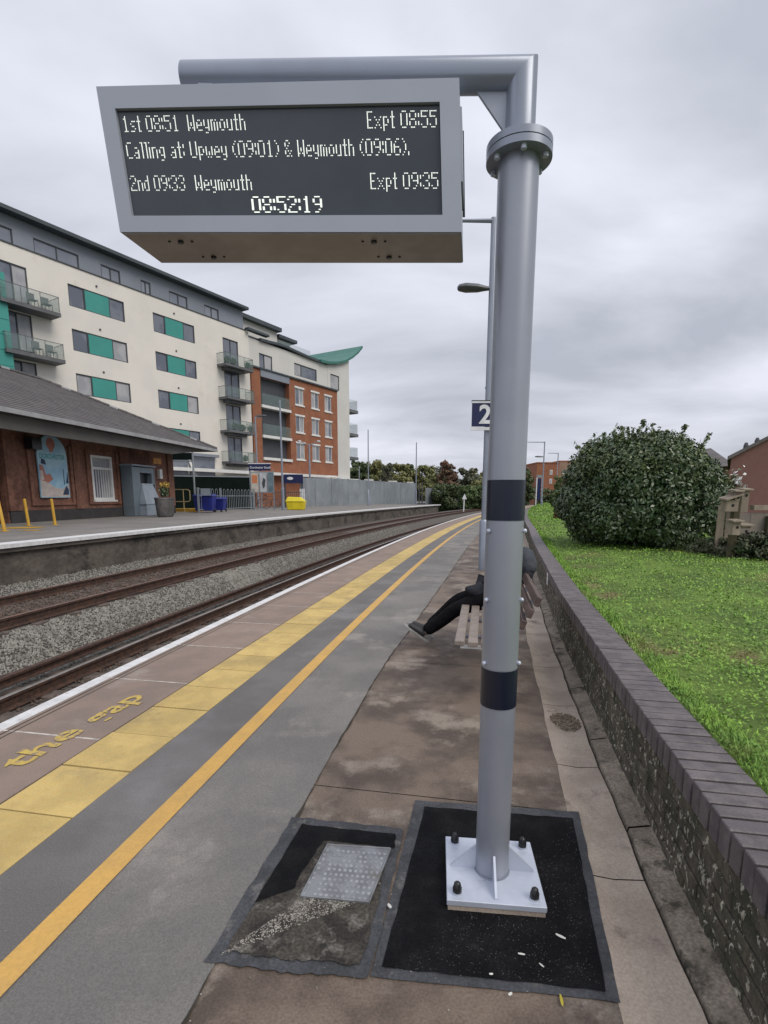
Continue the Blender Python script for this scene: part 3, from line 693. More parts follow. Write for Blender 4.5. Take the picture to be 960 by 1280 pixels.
FONT={'0':"01110 10001 10001 10001 10001 10001 01110",'1':"00100 01100 00100 00100 00100 00100 01110",'2':"01110 10001 00001 00110 01000 10000 11111",'3':"01110 10001 00001 00110 00001 10001 01110",'4':"00010 00110 01010 10010 11111 00010 00010",'5':"11111 10000 11110 00001 00001 10001 01110",'6':"00110 01000 10000 11110 10001 10001 01110",'7':"11111 00001 00010 00100 01000 01000 01000",'8':"01110 10001 10001 01110 10001 10001 01110",'9':"01110 10001 10001 01111 00001 00010 01100",
':':"0 1 1 0 1 1 0",'.':"0 0 0 0 0 1 1",'(':"001 010 100 100 100 010 001",')':"100 010 001 001 001 010 100",'&':"01100 10010 10100 01000 10101 10010 01101",' ':"00 00 00 00 00 00 00",
'W':"10001 10001 10001 10101 10101 11011 10001",'E':"1111 1000 1000 1110 1000 1000 1111",'C':"0111 1000 1000 1000 1000 1000 0111",'U':"10001 10001 10001 10001 10001 10001 01110",
'e':"0000 0000 0110 1001 1111 1000 0111",'y':"0000 0000 1001 1001 1001 0111 0001 0110",'m':"00000 00000 11010 10101 10101 10101 10101",'o':"0000 0000 0110 1001 1001 1001 0110",'u':"0000 0000 1001 1001 1001 1001 0111",'t':"010 010 111 010 010 010 011",'h':"1000 1000 1110 1001 1001 1001 1001",'x':"00000 00000 10001 01010 00100 01010 10001",'p':"0000 0000 1110 1001 1001 1110 1000 1000",'a':"0000 0000 0110 0001 0111 1001 0111",'l':"11 01 01 01 01 01 01",'i':"1 0 1 1 1 1 1",'n':"0000 0000 1110 1001 1001 1001 1001",'g':"0000 0000 0111 1001 1001 0111 0001 0110",'w':"00000 00000 10001 10001 10101 10101 01010",'s':"0000 0000 0111 1000 0110 0001 1110",'d':"0001 0001 0111 1001 1001 1001 0111"}
SW=sx1-sx0; SHt=sz1-sz0; 
def ledtext(s,u,v,width,hgt,right=False,bold=False,small=()):
    """dots: u,v = position of the left (or right) end and top as a fraction of the screen; 13 rows per capital"""
    cols=[]
    rows=13
    for i,ch in enumerate(s):
        g=FONT[ch].split(); g=g+['0'*len(g[0])]*(9-len(g)); wd=len(g[0])
        for c in range(wd):
            col=[]
            for r in range(18):
                lo_=r//2; on=lo_<9 and g[lo_][c]=='1'
                if r%2: on=on and lo_+1<9 and g[lo_+1][c]=='1'
                if on: col.append(r)
            cols.append(col)
        cols.append([])
    cp=width*SW/len(cols); x0=sx0+u*SW-(width*SW if right else 0); rp=hgt*SHt/13; zt=sz1-v*SHt
    m=MB(); y=-hd+.0105
    a=cp*.33; b=rp*.42
    for c,col in enumerate(cols):
        for r in col:
            for k in ((0,.5) if bold else (0,)):
                x=x0+(c+k)*cp; z=zt-r*rp
                m.add([D(x-a,y,z-b),D(x+a,y,z-b),D(x+a,y,z+b),D(x-a,y,z+b)],[(0,1,2,3)])
    m.build('text_line',M['led'],t)
ledtext("1st 08:51",.012,.055,.18,.145); ledtext("Weymouth",.215,.055,.185,.145); ledtext("Expt 08:55",.996,.055,.222,.15,right=True)
ledtext("Calling at: Upwey (09:01) & Weymouth (09:06).",.012,.295,.895,.15)
ledtext("2nd 09:33",.008,.605,.178,.145); ledtext("Weymouth",.215,.605,.185,.145); ledtext("Expt 09:35",.996,.60,.222,.15,right=True)
ledtext("08:52:19",.388,.81,.232,.155,bold=True)
# hangers between tube and case
for u in (-.28,.06):
    x=D(u,0,hh).x; f=(x-top.x)/(AL.x-top.x); c=top+(AL-top)*f
    m=MB(); m.box(x-.025,x+.025,c.y-.035,c.y+.035,D(u,0,hh).z-.004,c.z-.03); m.build('hanger',M['steel'],t,bevel=.004)

# ------------------------------------------------------------------ tarmac patch and inspection cover
def poly_slab(name,pts,z,mat,jit=0.0,sub=10,kind='structure',thick=None,seed=0):
    rr=random.Random(seed); P=[]
    for i in range(len(pts)):
        a,b=Vector(pts[i]),Vector(pts[(i+1)%len(pts)])
        for k in range(sub):
            q=a+(b-a)*(k/sub); P.append((q.x+rr.uniform(-jit,jit),q.y+rr.uniform(-jit,jit),z))
    m=MB(); m.add(P,[tuple(range(len(P)))])
    o=m.build(name,mat); 
    if kind: o['kind']=kind
    return o
outer=[G(462,1222).xy,G(775,1254).xy,G(724,1016).xy,G(519,1001).xy]; inner=[G(478,1211).xy,G(757,1241).xy,G(716,1025).xy,G(531,1010).xy]
tag(poly_slab('bitumen_border',outer,.004,M['seal'],.003,12,None),'grey bitumen border round the black tarmac patch under the display post','ground patch')
tag(poly_slab('tarmac_patch',inner,.008,M['patch'],.003,12,None,seed=3),'square of fresh black tarmac around the base plate','ground patch')
o2=[G(256,1203).xy,G(350,1217).xy,G(462,1224).xy,G(505,1038).xy,G(366,1022).xy]
i2=[G(282,1192).xy,G(365,1203).xy,G(452,1209).xy,G(492,1046).xy,G(378,1032).xy]
tag(poly_slab('mortar_border',o2,.0065,M['seal'],.005,12,None,seed=4),'rough grey border round the speckled repair beside the inspection cover','ground patch')
tag(poly_slab('mortar_patch',i2,.010,M['patch2'],.006,12,None,seed=5),'speckled grey-brown repair surface around the inspection cover','ground patch')
tag(poly_slab('tarmac_infill',[G(318,1132).xy,G(368,1114).xy,G(372,1102).xy,G(405,1053).xy,G(494,1063).xy,G(494,1046).xy,G(378,1033).xy],.0125,M['patch'],.003,8,None,seed=6),'dark tarmac strip on two sides of the inspection cover','ground patch')
cc=[G(375,1120,.016),G(462,1128,.016),G(489,1060,.016),G(409,1055,.016)]
t=thing('inspection_cover',(cc[0]+cc[2])/2-Vector((0,0,.016)),'galvanised metal inspection cover with raised studs set in the repair patch','inspection cover')
Z_=Vector((0,0,.03))
MB().hexa([c-Z_ for c in cc]+cc).build('lid',mk('cover_metal',(.24,.25,.265),(.17,.175,.185),scale=14,rough=.55,metal=.3,bump=.2,bscale=60,c3=(.16,.15,.13),s3=9,t3=(.6,.72)),t,bevel=.002)
def bil(u,v): a=cc[0]+(cc[1]-cc[0])*u; b=cc[3]+(cc[2]-cc[3])*u; return a+(b-a)*v
m=MB()
for i in range(12):
    for j in range(11):
        if i in(1,) or j in(10,): continue
        if (i-5.5)**2+(j-4.5)**2<1.5 and False: continue
        c=bil((i+.5+.25*(j%2))/12.5,(j+.5)/11); m.lathe(c-Vector((0,0,.001)),[(.0085,0),(.007,.003),(.001,.0032)],6)
m.build('stud',mk('worn_stud',(.33,.34,.36),(.24,.245,.26),scale=25,rough=.5,metal=.3),t,kind='stuff')
m=MB()
for (a,b) in (((0.01,0.01),(.99,.01)),((.99,.01),(.99,.99)),((.99,.99),(.01,.99)),((.01,.99),(.01,.01))):
    p0,p1=bil(*a),bil(*b); m.tube([p0,p1],.004,6)
m.build('rim',MATS['cover_metal'],t)
# small litter
litm=mk('litter_white',(.6,.6,.56),rough=.8); leafy=mk('fallen_leaf_yellow',(.5,.42,.04),rough=.7)
def bit(px,py,L0,w,ang,label,mat=litm,name='litter_scrap',cat='litter',z=.012):
    p=G(px,py,z); m=MB(); n=5
    for i in range(n+1):
        u=i/n-.5; ww=w*(1-abs(u)*1.2)
        m.v+=[Vector((p.x+u*L0*math.cos(ang)-ww*math.sin(ang)*.5,p.y+u*L0*math.sin(ang)+ww*math.cos(ang)*.5+abs(u)*w*.6,z+.003*(1-abs(u)))),Vector((p.x+u*L0*math.cos(ang)+ww*math.sin(ang)*.5,p.y+u*L0*math.sin(ang)-ww*math.cos(ang)*.5,z+.001))]
    m.f=[(2*i,2*i+1,2*i+3,2*i+2) for i in range(n)]
    b=m.build(name,mat); tag(b,label,cat); return b
bit(701,1171,.032,.009,-.6,'longest white scrap on the black tarmac right of the base plate')
bit(652,1193,.022,.006,-.2,'small white scrap below the base plate on the tarmac')
bit(677,1207,.018,.005,-.9,'thin white scrap near the bottom right of the tarmac patch')
bit(614,1218,.012,.006,0,'tiny pale scrap at the lower edge of the tarmac patch')
bit(487,1133,.022,.012,-1,'white chip on the border between the two patches')
bit(638,1243,.014,.008,.5,'pale scrap on the grey bitumen border')
bit(702,1251,.035,.010,1.4,'curled yellow leaf below the tarmac patch',leafy,'fallen_leaf','leaf',.008)
def specks(name,mat,region,cnt,size,label,zz=.0105):
    V=[];Fc=[];base=np.array([(1,0,0),(-1,0,0),(0,1,0),(0,-1,0),(0,0,1)],float); ff=np.array([(0,2,4),(2,1,4),(1,3,4),(3,0,4)])
    for i in range(cnt):
        p=region(); s=size*random.uniform(.4,1.5); a=random.random()*6; c,sn=math.cos(a),math.sin(a)
        q=base*np.array([s,s*.7,s*.6]); q=q@np.array([[c,sn,0],[-sn,c,0],[0,0,1]])+np.array((p[0],p[1],zz)); Fc.append(ff+len(V)*5); V.append(q)
    o=npmesh(name,np.concatenate(V),np.concatenate(Fc),mat,kind='stuff'); return tag(o,label,'grit',kind='stuff')
def tri_reg(a,b,c):
    a,b,c=[G(*q) for q in (a,b,c)]
    def f():
        u,v=random.random(),random.random()
        if u+v>1: u,v=1-u,1-v
        q=a+(b-a)*u+(c-a)*v; return (q.x,q.y)
    return f
specks('grit',mk('pale_grit',(.34,.32,.28),(.22,.2,.18),scale=40,rough=.9),tri_reg((270,1200),(380,1125),(450,1130)),900,.0028,'pale grit scattered on the repair patch in front of the inspection cover')
specks('tarmac_grit',mk('grey_grit',(.11,.11,.11),rough=.8),tri_reg((490,1215),(750,1235),(720,1030)),900,.0016,'grey grit on the black tarmac',.0085)
specks('leaf_litter',mk('leaf_litter',(.09,.06,.035),(.2,.17,.12),scale=60,rough=.9),lambda:(lambda a,r:(G(707,903).x+r*math.cos(a)*.09,G(707,903).y+r*math.sin(a)*.13))(random.random()*6.28,math.sqrt(random.random())),420,.008,'small heap of brown leaf litter in the channel beside the wall',.008)
def gr():
    s=random.random()**1.6*9+.8; o=random.uniform(1.3,WO(s)-.2); p=E(s,o); return (p.x,p.y)
specks('platform_grit',mk('platform_grit',(.33,.31,.29),(.1,.09,.08),scale=30,rough=.9),gr,900,.0028,'loose grit lying about the platform surface',.006)

# painted words on the edge slabs
s0=2.72; pt=E(s0,.55,.0045); a=PI/2-Eh(3.1)
o=text('painted_words','the gap',.235,M['ypaint'],None,pt,(0,0,a-.03),bold=.005,sx=1.5); tag(o,'yellow painted words the gap on the brown edge slabs','floor lettering')
pt=E(1.86,.55,.0045); o=text('painted_words','Mind',.235,M['ypaint'],None,pt,(0,0,a+.01),bold=.005,sx=1.4); tag(o,'yellow painted word cut off by the left edge of the photo','floor lettering')

# ------------------------------------------------------------------ bench
SB=4.08; LB=1.75
t=thing('bench',E(SB+LB/2,3.1,0),'timber-slatted metal bench in front of the brick wall','bench')
BZ=.45
def slat(name,s0,s1,o0,z0,o1,z1,th,mat):
    a=Vector((o1-o0,z1-z0)); n=Vector((-a.y,a.x)).normalized()*th
    P=[(o0,z0),(o1,z1),(o1+n.x,z1+n.y),(o0+n.x,z0+n.y)]
    m=MB(); m.hexa([E(s0,P[0][0],P[0][1]),E(s0,P[1][0],P[1][1]),E(s1,P[1][0],P[1][1]),E(s1,P[0][0],P[0][1]),E(s0,P[3][0],P[3][1]),E(s0,P[2][0],P[2][1]),E(s1,P[2][0],P[2][1]),E(s1,P[3][0],P[3][1])])
    return m.build(name,mat,t,bevel=.004)
for i in range(5):
    o=2.80+i*.092; slat('seat_slat',SB,SB+LB,o,BZ-.035-.004*i,o+.07,BZ-.035-.004*i,.035,M['oakt'])
for i in range(3):
    z=.545+i*.082; o=3.265+.045*i; slat('back_slat',SB,SB+LB,o,z,o+.024,z+.062,.035,M['oak'])
for s in (SB+.35,SB+LB/2,SB+LB-.12):
    m=MB(); m.tube([E(s,2.82,BZ-.055),E(s,3.22,BZ-.075),E(s,3.28,.52),E(s,3.37,.74)],.016,8); m.tube([E(s,3.1,BZ-.07),E(s,3.1,.02)],.025,8); m.tube([E(s,3.04,.012),E(s,3.18,.012)],.02,6); m.build('frame',M['steel'],t,smooth=True)
m=MB(); m.fbox(lambda a,b,c:E(a,b,c),SB+.03,SB+.06,2.84,3.22,BZ-.062,BZ-.042); m.build('end_bracket',M['frame_w'],t)
o=MB().fbox(lambda a,b,c:Wp(a,b,c),7.7,7.82,-.018,-.008,.27,.42).build('wall_tag',M['signw']); tag(o,'small white tag on the wall behind the near end of the bench','tag')

# ------------------------------------------------------------------ seated person
def skin(name,chains,mat,parent,sub=2,root=0):
    """chains: list of point lists [(p, r),...]; identical points are welded"""
    vs=[];rs=[];es=[];idx={}
    def vid(p,r):
        k=(round(p[0],4),round(p[1],4),round(p[2],4))
        if k not in idx: idx[k]=len(vs); vs.append(Vector(p)); rs.append(r)
        return idx[k]
    for ch in chains:
        pr=None
        for p,r in ch:
            i=vid(p,r)
            if pr is not None and pr!=i: es.append((pr,i))
            pr=i
    off=world_loc(parent) if parent else Vector((0,0,0))
    me=bpy.data.meshes.new(name); me.from_pydata([tuple(v-off) for v in vs],es,[])
    o=bpy.data.objects.new(name,me); COL.objects.link(o)
    md=o.modifiers.new('skin','SKIN'); md.use_smooth_shade=True; md.use_x_symmetry=False
    for i,r in enumerate(rs):
        sv=me.skin_vertices[0].data[i]; rr=r if isinstance(r,tuple) else (r,r); sv.radius=rr; sv.use_root=(i==root)
    o.modifiers.new('sub','SUBSURF').levels=sub
    bpy.context.view_layer.update(); me2=bpy.data.meshes.new_from_object(o.evaluated_get(bpy.context.evaluated_depsgraph_get()))
    o.modifiers.clear(); o.data=me2; me2.materials.clear(); me2.materials.append(mat); me2.name=name
    for pl in me2.polygons: pl.use_smooth=True
    if parent: o.parent=parent
    return o
PS=5.5
def Q(o,s,z): return E(PS+s,o,z)
t=thing('person',Q(3.1,0,0),'person in dark jacket and black trousers sitting on the bench with legs stretched out','person')
hipL,hipR=Q(3.12,-.09,.53),Q(3.12,.09,.53); pel=Q(3.14,0,.55)
kneeN,ankN=Q(2.74,-.11,.39),Q(2.44,-.10,.13); kneeF,ankF=Q(2.74,.10,.43),Q(2.46,.12,.11)
chest=Q(3.21,0,.86); neck=Q(3.22,0,1.01); headc=Q(3.15,0,1.15)
shN,shF=Q(3.24,-.19,.94),Q(3.22,.19,.94)
elN,wrN=Q(3.40,-.24,.76),Q(3.16,-.22,.62); elF,wrF=Q(3.16,.27,.72),Q(3.04,.12,.63)
body=skin('body',[[(pel,.11),(Q(3.17,0,.70),.12),(chest,.12),(neck,.055),(Q(3.19,0,1.08),.06),(headc,(.085,.075)),(Q(3.15,0,1.20),(.08,.072)),(Q(3.15,0,1.245),.045)],
  [(headc,(.085,.075)),(Q(3.055,0,1.145),.018),(Q(3.042,0,1.13),.012)],
  [(chest,.12),(shN,.055),(elN,.045),(wrN,.03)],[(chest,.12),(shF,.055),(elF,.045),(wrF,.03)],
  [(pel,.11),(hipL,.085),(kneeN,.055),(ankN,.038)],[(pel,.11),(hipR,.085),(kneeF,.055),(ankF,.038)]],M['skin'],t)
# hands with fingers
def hand(wr,dir_,side,upv):
    d=Vector(dir_).normalized(); sd=Vector(side).normalized(); u=Vector(upv).normalized(); ch=[]
    palm=Vector(wr)+d*.06
    chains=[[(Vector(wr),.024),(palm,(.034,.02))]]
    for i,(off,L0) in enumerate(((-.03,.062),(-.010,.072),(.010,.067),(.028,.052))):
        b=palm+sd*off+d*.025; k=b+d*L0*.45-u*.006; k2=k+d*L0*.3-u*.018; e=k2+d*L0*.15-u*.02
        chains.append([(palm,(.034,.02)),(b,.010),(k,.009),(k2,.008),(e,.007)])
    b=Vector(wr)+d*.02-sd*.028; chains.append([(Vector(wr),.024),(b,.012),(b+d*.03-sd*.02-u*.01,.010),(b+d*.055-sd*.018-u*.022,.008)])
    return skin('hand',chains,M['skin'],t,sub=1)
dd=(wrN-elN); hand(wrN,dd,Q(0,1,0)-Q(0,0,0),(0,0,1)); dd=(wrF-elF); hand(wrF,dd,Q(0,-1,0)-Q(0,0,0),(0,0,1))
skin('jacket',[[(Q(3.10,0,.52),.15),(Q(3.15,0,.66),.155),(Q(3.2,0,.84),.16),(Q(3.22,0,.96),.09),(Q(3.22,0,1.0),.07)],
  [(Q(3.2,0,.84),.16),(shN,.085),(elN,.07),(wrN+(elN-wrN)*.1,.045)],[(Q(3.2,0,.84),.16),(shF,.085),(elF,.07),(wrF+(elF-wrF)*.1,.045)],
  [(Q(3.10,0,.52),.15),(Q(2.97,-.06,.56),.09),(Q(2.88,-.12,.58),.05),(Q(2.82,-.14,.60),.02)]],M['jacket'],t)
skin('hood',[[(Q(3.28,-.02,.90),.08),(Q(3.34,-.10,.93),.088),(Q(3.37,-.17,.90),.085),(Q(3.39,-.24,.83),.075),(Q(3.39,-.25,.76),.06)]],M['jacketg'],t)
skin('trousers',[[(Q(3.16,0,.55),.13),(hipL,.105),(Q(2.93,-.10,.46),.092),(kneeN,.074),(Q(2.60,-.10,.26),.068),(ankN+Vector((0,0,.02)),.066)],
  [(Q(3.16,0,.55),.13),(hipR,.105),(Q(2.93,.1,.49),.092),(kneeF,.074),(Q(2.60,.11,.28),.068),(ankF+Vector((0,0,.03)),.066)]],M['trouser'],t)
def shoe(ank,toe_up,dr):
    a=Vector(ank); f=Vector(dr).normalized(); up=Vector((0,0,1)); 
    heel=a+up*-.065-f*.02; 
    d=(f*math.cos(toe_up)+up*math.sin(toe_up)); n=(up*math.cos(toe_up)-f*math.sin(toe_up))
    s1=skin('shoe',[[(heel+n*.045,.042),(heel+n*.04+d*.08,(.045,.042)),(heel+n*.032+d*.16,(.045,.033)),(heel+n*.03+d*.23,(.036,.024))],[(heel+n*.045,.042),(a+n*.03,.045)]],M['shoe'],t)
    sd=d.cross(n); m=MB(); pts=[(-.035,.0,.028),(0,.0,.036),(.09,0,.036),(.17,0,.045),(.23,0,.036),(.265,0,.012)]
    lo=[heel+d*x+sd*w for x,_,w in pts]+[heel+d*x-sd*w for x,_,w in reversed(pts)]
    m.prism([q-n*.012 for q in lo],n*.026); m.build('sole',M['sole'],s1,bevel=.004)
fd=Q(-1,0,0)-Q(0,0,0)
shoe(ankN,.62,fd+Vector((0,-.15,0))); shoe(ankF,.5,fd)
hr=skin('hair',[[(Q(3.19,0,1.13),.06),(Q(3.19,0,1.20),(.088,.085)),(Q(3.15,0,1.25),.065),(Q(3.09,0,1.245),.03)]],M['hair'],t)
for sy in (-1,1):
    MB().lathe(Q(3.068,sy*.03,1.165),[(.001,-.009),(.009,-.004),(.011,0),(.009,.004),(.001,.009)],8).build('eye',M['signw'],t,smooth=True)
    skin('ear',[[(Q(3.16,sy*.078,1.13),.010),(Q(3.165,sy*.086,1.155),.014),(Q(3.16,sy*.08,1.175),.010)]],M['skin'],t,sub=1)
skin('mouth',[[(Q(3.066,-.025,1.095),.005),(Q(3.058,0,1.093),.007),(Q(3.066,.025,1.095),.005)]],mk('lips',(.32,.13,.11)),t,sub=1)

# ================================================================== LAMP POSTS
def lamp(name,base,H_,label,cat='lamp post',group=None,arm=.6,head_z=None,top_arm=True,r=.05,low=.95,headlen=.6,dirx=-1,armz=None,hdg=0.0):
    b=Vector(base); t=thing(name,b,label,cat,group); D_=Vector((dirx*math.cos(hdg),math.sin(hdg),0))
    MB().tube([b,b+Vector((0,0,low)),b+Vector((0,0,low+.04))],[r*1.5,r*1.5,r],14).build('base_section',M['steel'],t,smooth=True)
    MB().tube([b+Vector((0,0,low)),b+Vector((0,0,H_))],[r,r*.75],12).build('post',M['steel'],t,smooth=True)
    if top_arm:
        a=b+Vector((0,0,H_-.05)); MB().tube([a-D_*.02,a+D_*arm],[r*.7,r*.5],8).build('arm',M['steel'],t,smooth=True)
    if head_z:
        a=b+Vector((0,0,head_z)); n=Vector((-D_.y,D_.x,0)); m=MB(); prof=[(0,.03,.03),(.12,.05,.05),(.25,.11,.075),(headlen*.75,.13,.085),(headlen*.95,.09,.06),(headlen,.03,.03)]; k=10
        for (x,wd,ht) in prof:
            for j in range(k):
                q=2*PI*j/k; m.v.append(a+D_*x+n*wd*math.cos(q)+Vector((0,0,ht*math.sin(q)*(1 if math.sin(q)>0 else .8)+.02*x)))
        for i in range(len(prof)-1):
            for j in range(k): m.f.append((i*k+j,i*k+(j+1)%k,(i+1)*k+(j+1)%k,(i+1)*k+j))
        m.f.append(tuple(range(k))); m.f.append(tuple((len(prof)-1)*k+j for j in range(k)))
        m.build('lamp_head',mk('lamp_head_grey',(.10,.11,.115),(.08,.085,.09),rough=.4),t,smooth=True)
    return t
def gx(px,Y): return (px-480)/FPX*Y*1.01
lb=G(603,712); LY=lb.y
lamp('platform_lamp',lb,uz(276,LY)+.05,'nearest tall lamp post right behind the display post',arm=.62,head_z=uz(361,LY),r=.055,low=uz(652,LY),headlen=.62)
# platform 2 sign on that post
t=thing('platform_sign',lb+Vector((0,-.08,uz(519,LY))),'navy platform sign with a white number 2 partly behind the display post','sign')
sw=.74;x0=atY(590,519,LY-.1).x; z0,z1=uz(533,LY-.1),uz(504,LY-.1)
MB().box(x0,x0+sw,LY-.10,LY-.07,z0,z1).build('board',M['navy'],t)
MB().box(x0-.01,x0+sw+.01,LY-.105,LY-.068,z0-.07,z0-.012).build('border',M['signw'],t); MB().box(x0-.01,x0+sw+.01,LY-.105,LY-.068,z1+.003,z1+.035).build('border',M['signw'],t)
MB().box(x0-.01,x0+sw+.01,LY-.105,LY-.06,z1+.036,z1+.055).build('cap',M['frame_d'],t)
text('numeral','2',(z1-z0)*1.12,M['signw'],t,Vector((x0+.13,LY-.106,z0+.06)),(PI/2,0,0),bold=.012)
MB().box(x0+.1,x0+sw-.1,LY-.075,LY-.05,z0+.1,z0+.14).build('bracket',M['steel'],t)
# more lamps along this platform
def farlamp(px,ybase,ytop,yhead,label,Y,**kw):
    b=Vector((gx(px,Y),Y,0)); return lamp('platform_lamp',b,uz(ytop,Y),label,group='lamp posts along the near platform',head_z=uz(yhead,Y) if yhead else None,**kw)
farlamp(611,640,482,485,'dark-headed lamp post glimpsed above the number 2 sign',27,arm=.2,r=.06,headlen=.5,top_arm=False)
farlamp(673,633,552,571,'taller of the two distant lamp posts right of the display post',52,arm=1.7,r=.07,headlen=.9)
farlamp(690,632,566,None,'shorter and farther lamp post left of the big bush',66,arm=1.3,r=.07)
# distant totem signs at the end of the platform
t=thing('platform_totem',(gx(669,55),55,0),'dark information board on two pale legs far along the near platform','sign')
MB().box(gx(666.5,55),gx(671,55),54.97,55.03,uz(625,55),uz(598,55)).build('board',M['navy'],t)
for px in (665.7,672.3): MB().tube([(gx(px,55),55,0),(gx(px,55),55,uz(597,55))],.06,8).build('leg',M['signw'],t)
MB().box(gx(665.5,55),gx(673,55),54.95,55.05,uz(597,55),uz(594,55)).build('header',M['boothl'],t)
# signal marker beside the far track
t=thing('track_marker',(gx(578,62),62,-.4),'white post with a small triangular marker beside the far track','marker')
MB().tube([(gx(577.5,62),62,-.5),(gx(578,62),62,uz(623,62))],.07,8).build('post',M['signw'],t)
c=Vector((gx(578.2,62),61.9,0)); MB().prism([c+Vector((-.28,0,uz(624,62))),c+Vector((.28,0,uz(624,62))),c+Vector((0,0,uz(617,62)))],(0,.04,0)).build('plate',M['signw'],t)

# ================================================================== APARTMENT BUILDING
B=Frame(-20.555,36,.53902)
def bb(m,s0,s1,o0,o1,z0,z1): return m.fbox(B,s0,s1,o0,o1,z0,z1)
t=thing('apartment_building',B(10,-5,0),'long white and brick apartment block with teal panels, balconies and a curved green roof tip','building')
D0=-11
WSPEC=[]
# main white wall with real openings: assembled from piers and spandrels
def wall_with_openings(name,s0,s1,z0,z1,o,th,ops,mat):
    """ops: list of (s0,s1,z0,z1)"""
    ss=sorted({s0,s1,*[a for q in ops for a in q[:2]]}); m=MB()
    for a,b in zip(ss,ss[1:]):
        mid=(a+b)/2; hs=sorted([(q[2],q[3]) for q in ops if q[0]<mid<q[1]]); z=z0
        for (p,r) in hs:
            if p>z: bb(m,a,b,o-th,o,z,p)
            z=r
        if z<z1: bb(m,a,b,o-th,o,z,z1)
    return m.build(name,mat,t)
TR=[15.1,12.34,9.55,6.78]
ops=[]
for zt in TR: ops+=[(-.03,3.85,zt-1.36,zt),(6.15,9.92,zt-1.36,zt)]
dz=[15.0,12.27,9.46,6.68]
for zt in dz: ops.append((12.87,14.62,zt-2.25,zt))
dl=[15.16,12.43,9.62]
for zt in dl: ops.append((-4.1,-2.45,zt-2.2,zt))
wall_with_openings('wall',-14,15.95,0,16.2,0,.3,ops,M['render'])
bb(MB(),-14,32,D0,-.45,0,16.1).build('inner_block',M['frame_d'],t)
def window(s0,s1,z0,z1,o,panes,mats,fr=M['frame_d'],w=.06,name='window'):
    m=MB(); bb(m,s0,s1,o-.12,o-.03,z0,z0+w); bb(m,s0,s1,o-.12,o-.03,z1-w,z1); xs=[s0]+[s0+(s1-s0)*p for p in panes]+[s1]
    for i,x in enumerate(xs): 
        a=max(s0,x-w/2) if i else s0; bb(m,a,a+w if i<len(xs)-1 else s1,o-.119,o-.031,z0+w,z1-w) if i<len(xs)-1 else bb(m,s1-w,s1,o-.119,o-.031,z0+w,z1-w)
    f=m.build(name,fr,t)
    for i,(a,b) in enumerate(zip(xs,xs[1:])):
        mt=mats[i]; off=-.04 if mt is M['teal'] else -.09
        bb(MB(),a+w,b-.004 if mt is M['teal'] else b-w*.3,o+off-.03,o+off,z0+w,z1-w).build('panel' if mt is M['teal'] else 'pane',mt,f)
    return f
G_=M['glass']; Bl=M['blind']; T_=M['teal']
for c,(s0,s1) in enumerate(((-.03,3.85),(6.15,9.92))):
    for r,zt in enumerate(TR):
        a=[G_,G_,Bl,G_][r] if c==0 else G_; b=[G_,Bl,Bl,G_][r] if c==0 else [G_,G_,Bl,G_][r]
        window(s0,s1,zt-1.36,zt,0,(.27,.72),(a,T_,b))
    for zt in TR:
        v=MB().tube([B((s0+s1)/2,.0,zt+.42),B((s0+s1)/2,.05,zt+.42)],.07,8).build('wall_vent',M['frame_d'],t)
for zt in dz: window(12.87,14.62,zt-2.25,zt,0,(.5,),(G_,G_),name='balcony_door')
for zt in dl: window(-4.1,-2.45,zt-2.2,zt,0,(.5,),(G_,Bl),name='balcony_door')
glassb=mk('balcony_glass',(.24,.33,.31),(.20,.28,.27),scale=2,rough=.15,alpha=.2)
def balcony(s0,s1,z,dep,side=1,o=0,slabm=M['balc'],rail=1.05,th=.28,plants=0,name='balcony',post=True):
    f=bb(MB(),s0,s1,o+.003,o+dep,z-th,z).build(name,slabm,t)
    m=MB(); bb(m,s0+.02,s1-.02,o+dep-.05,o+dep-.035,z+.06,z+rail); bb(m,s0+.02,s0+.035,o+.02,o+dep-.06,z+.06,z+rail); bb(m,s1-.035,s1-.02,o+.02,o+dep-.06,z+.06,z+rail); m.build('glass_screen',glassb,f)
    m=MB(); q=[B(s0+.02,o+.02,z+rail+.02),B(s0+.02,o+dep-.04,z+rail+.02),B(s1-.02,o+dep-.04,z+rail+.02),B(s1-.02,o+.02,z+rail+.02)]; m.tube(q,.022,6)
    for k in range(4): 
        x=s0+.05+(s1-s0-.1)*k/3; m.tube([B(x,o+dep-.04,z),B(x,o+dep-.04,z+rail)],.018,5)
    m.build('handrail',M['balc'],f)
    if plants:
        bl=[]; 
        for i in range(plants): x=random.uniform(s0+.2,s1-.2); bl.append((tuple(B(x,o+dep*.7,z+.35)),(.28,.2,.3)))
        foliage('plants',bl,500*plants,.06,mk('balcony_plants',(.05,.08,.03),(.03,.05,.02),rough=.8),f,shell=.9)
    return f
for k,z in enumerate((12.62,9.92,7.14,4.47)):
    f=balcony(12.1,15.3,z,1.15,plants=[3,0,4,1][k],th=.2,rail=.85)
    bb(MB(),12.6,14.6,.004,.7,z-.4,z-.205).build('bracket_beam',M['balc'],f)
def chair(f,s,o,z):
    m=MB(); bb(m,s-.22,s+.22,o-.22,o+.22,z+.42,z+.45); bb(m,s-.22,s+.22,o-.24,o-.2,z+.45,z+.9)
    for a in (-.2,.2):
        for b in (-.2,.2): bb(m,s+a-.015,s+a+.015,o+b-.015,o+b+.015,z,z+.42)
    c=m.build('balcony_chair',M['balc']); c.location=(0,0,0); return c
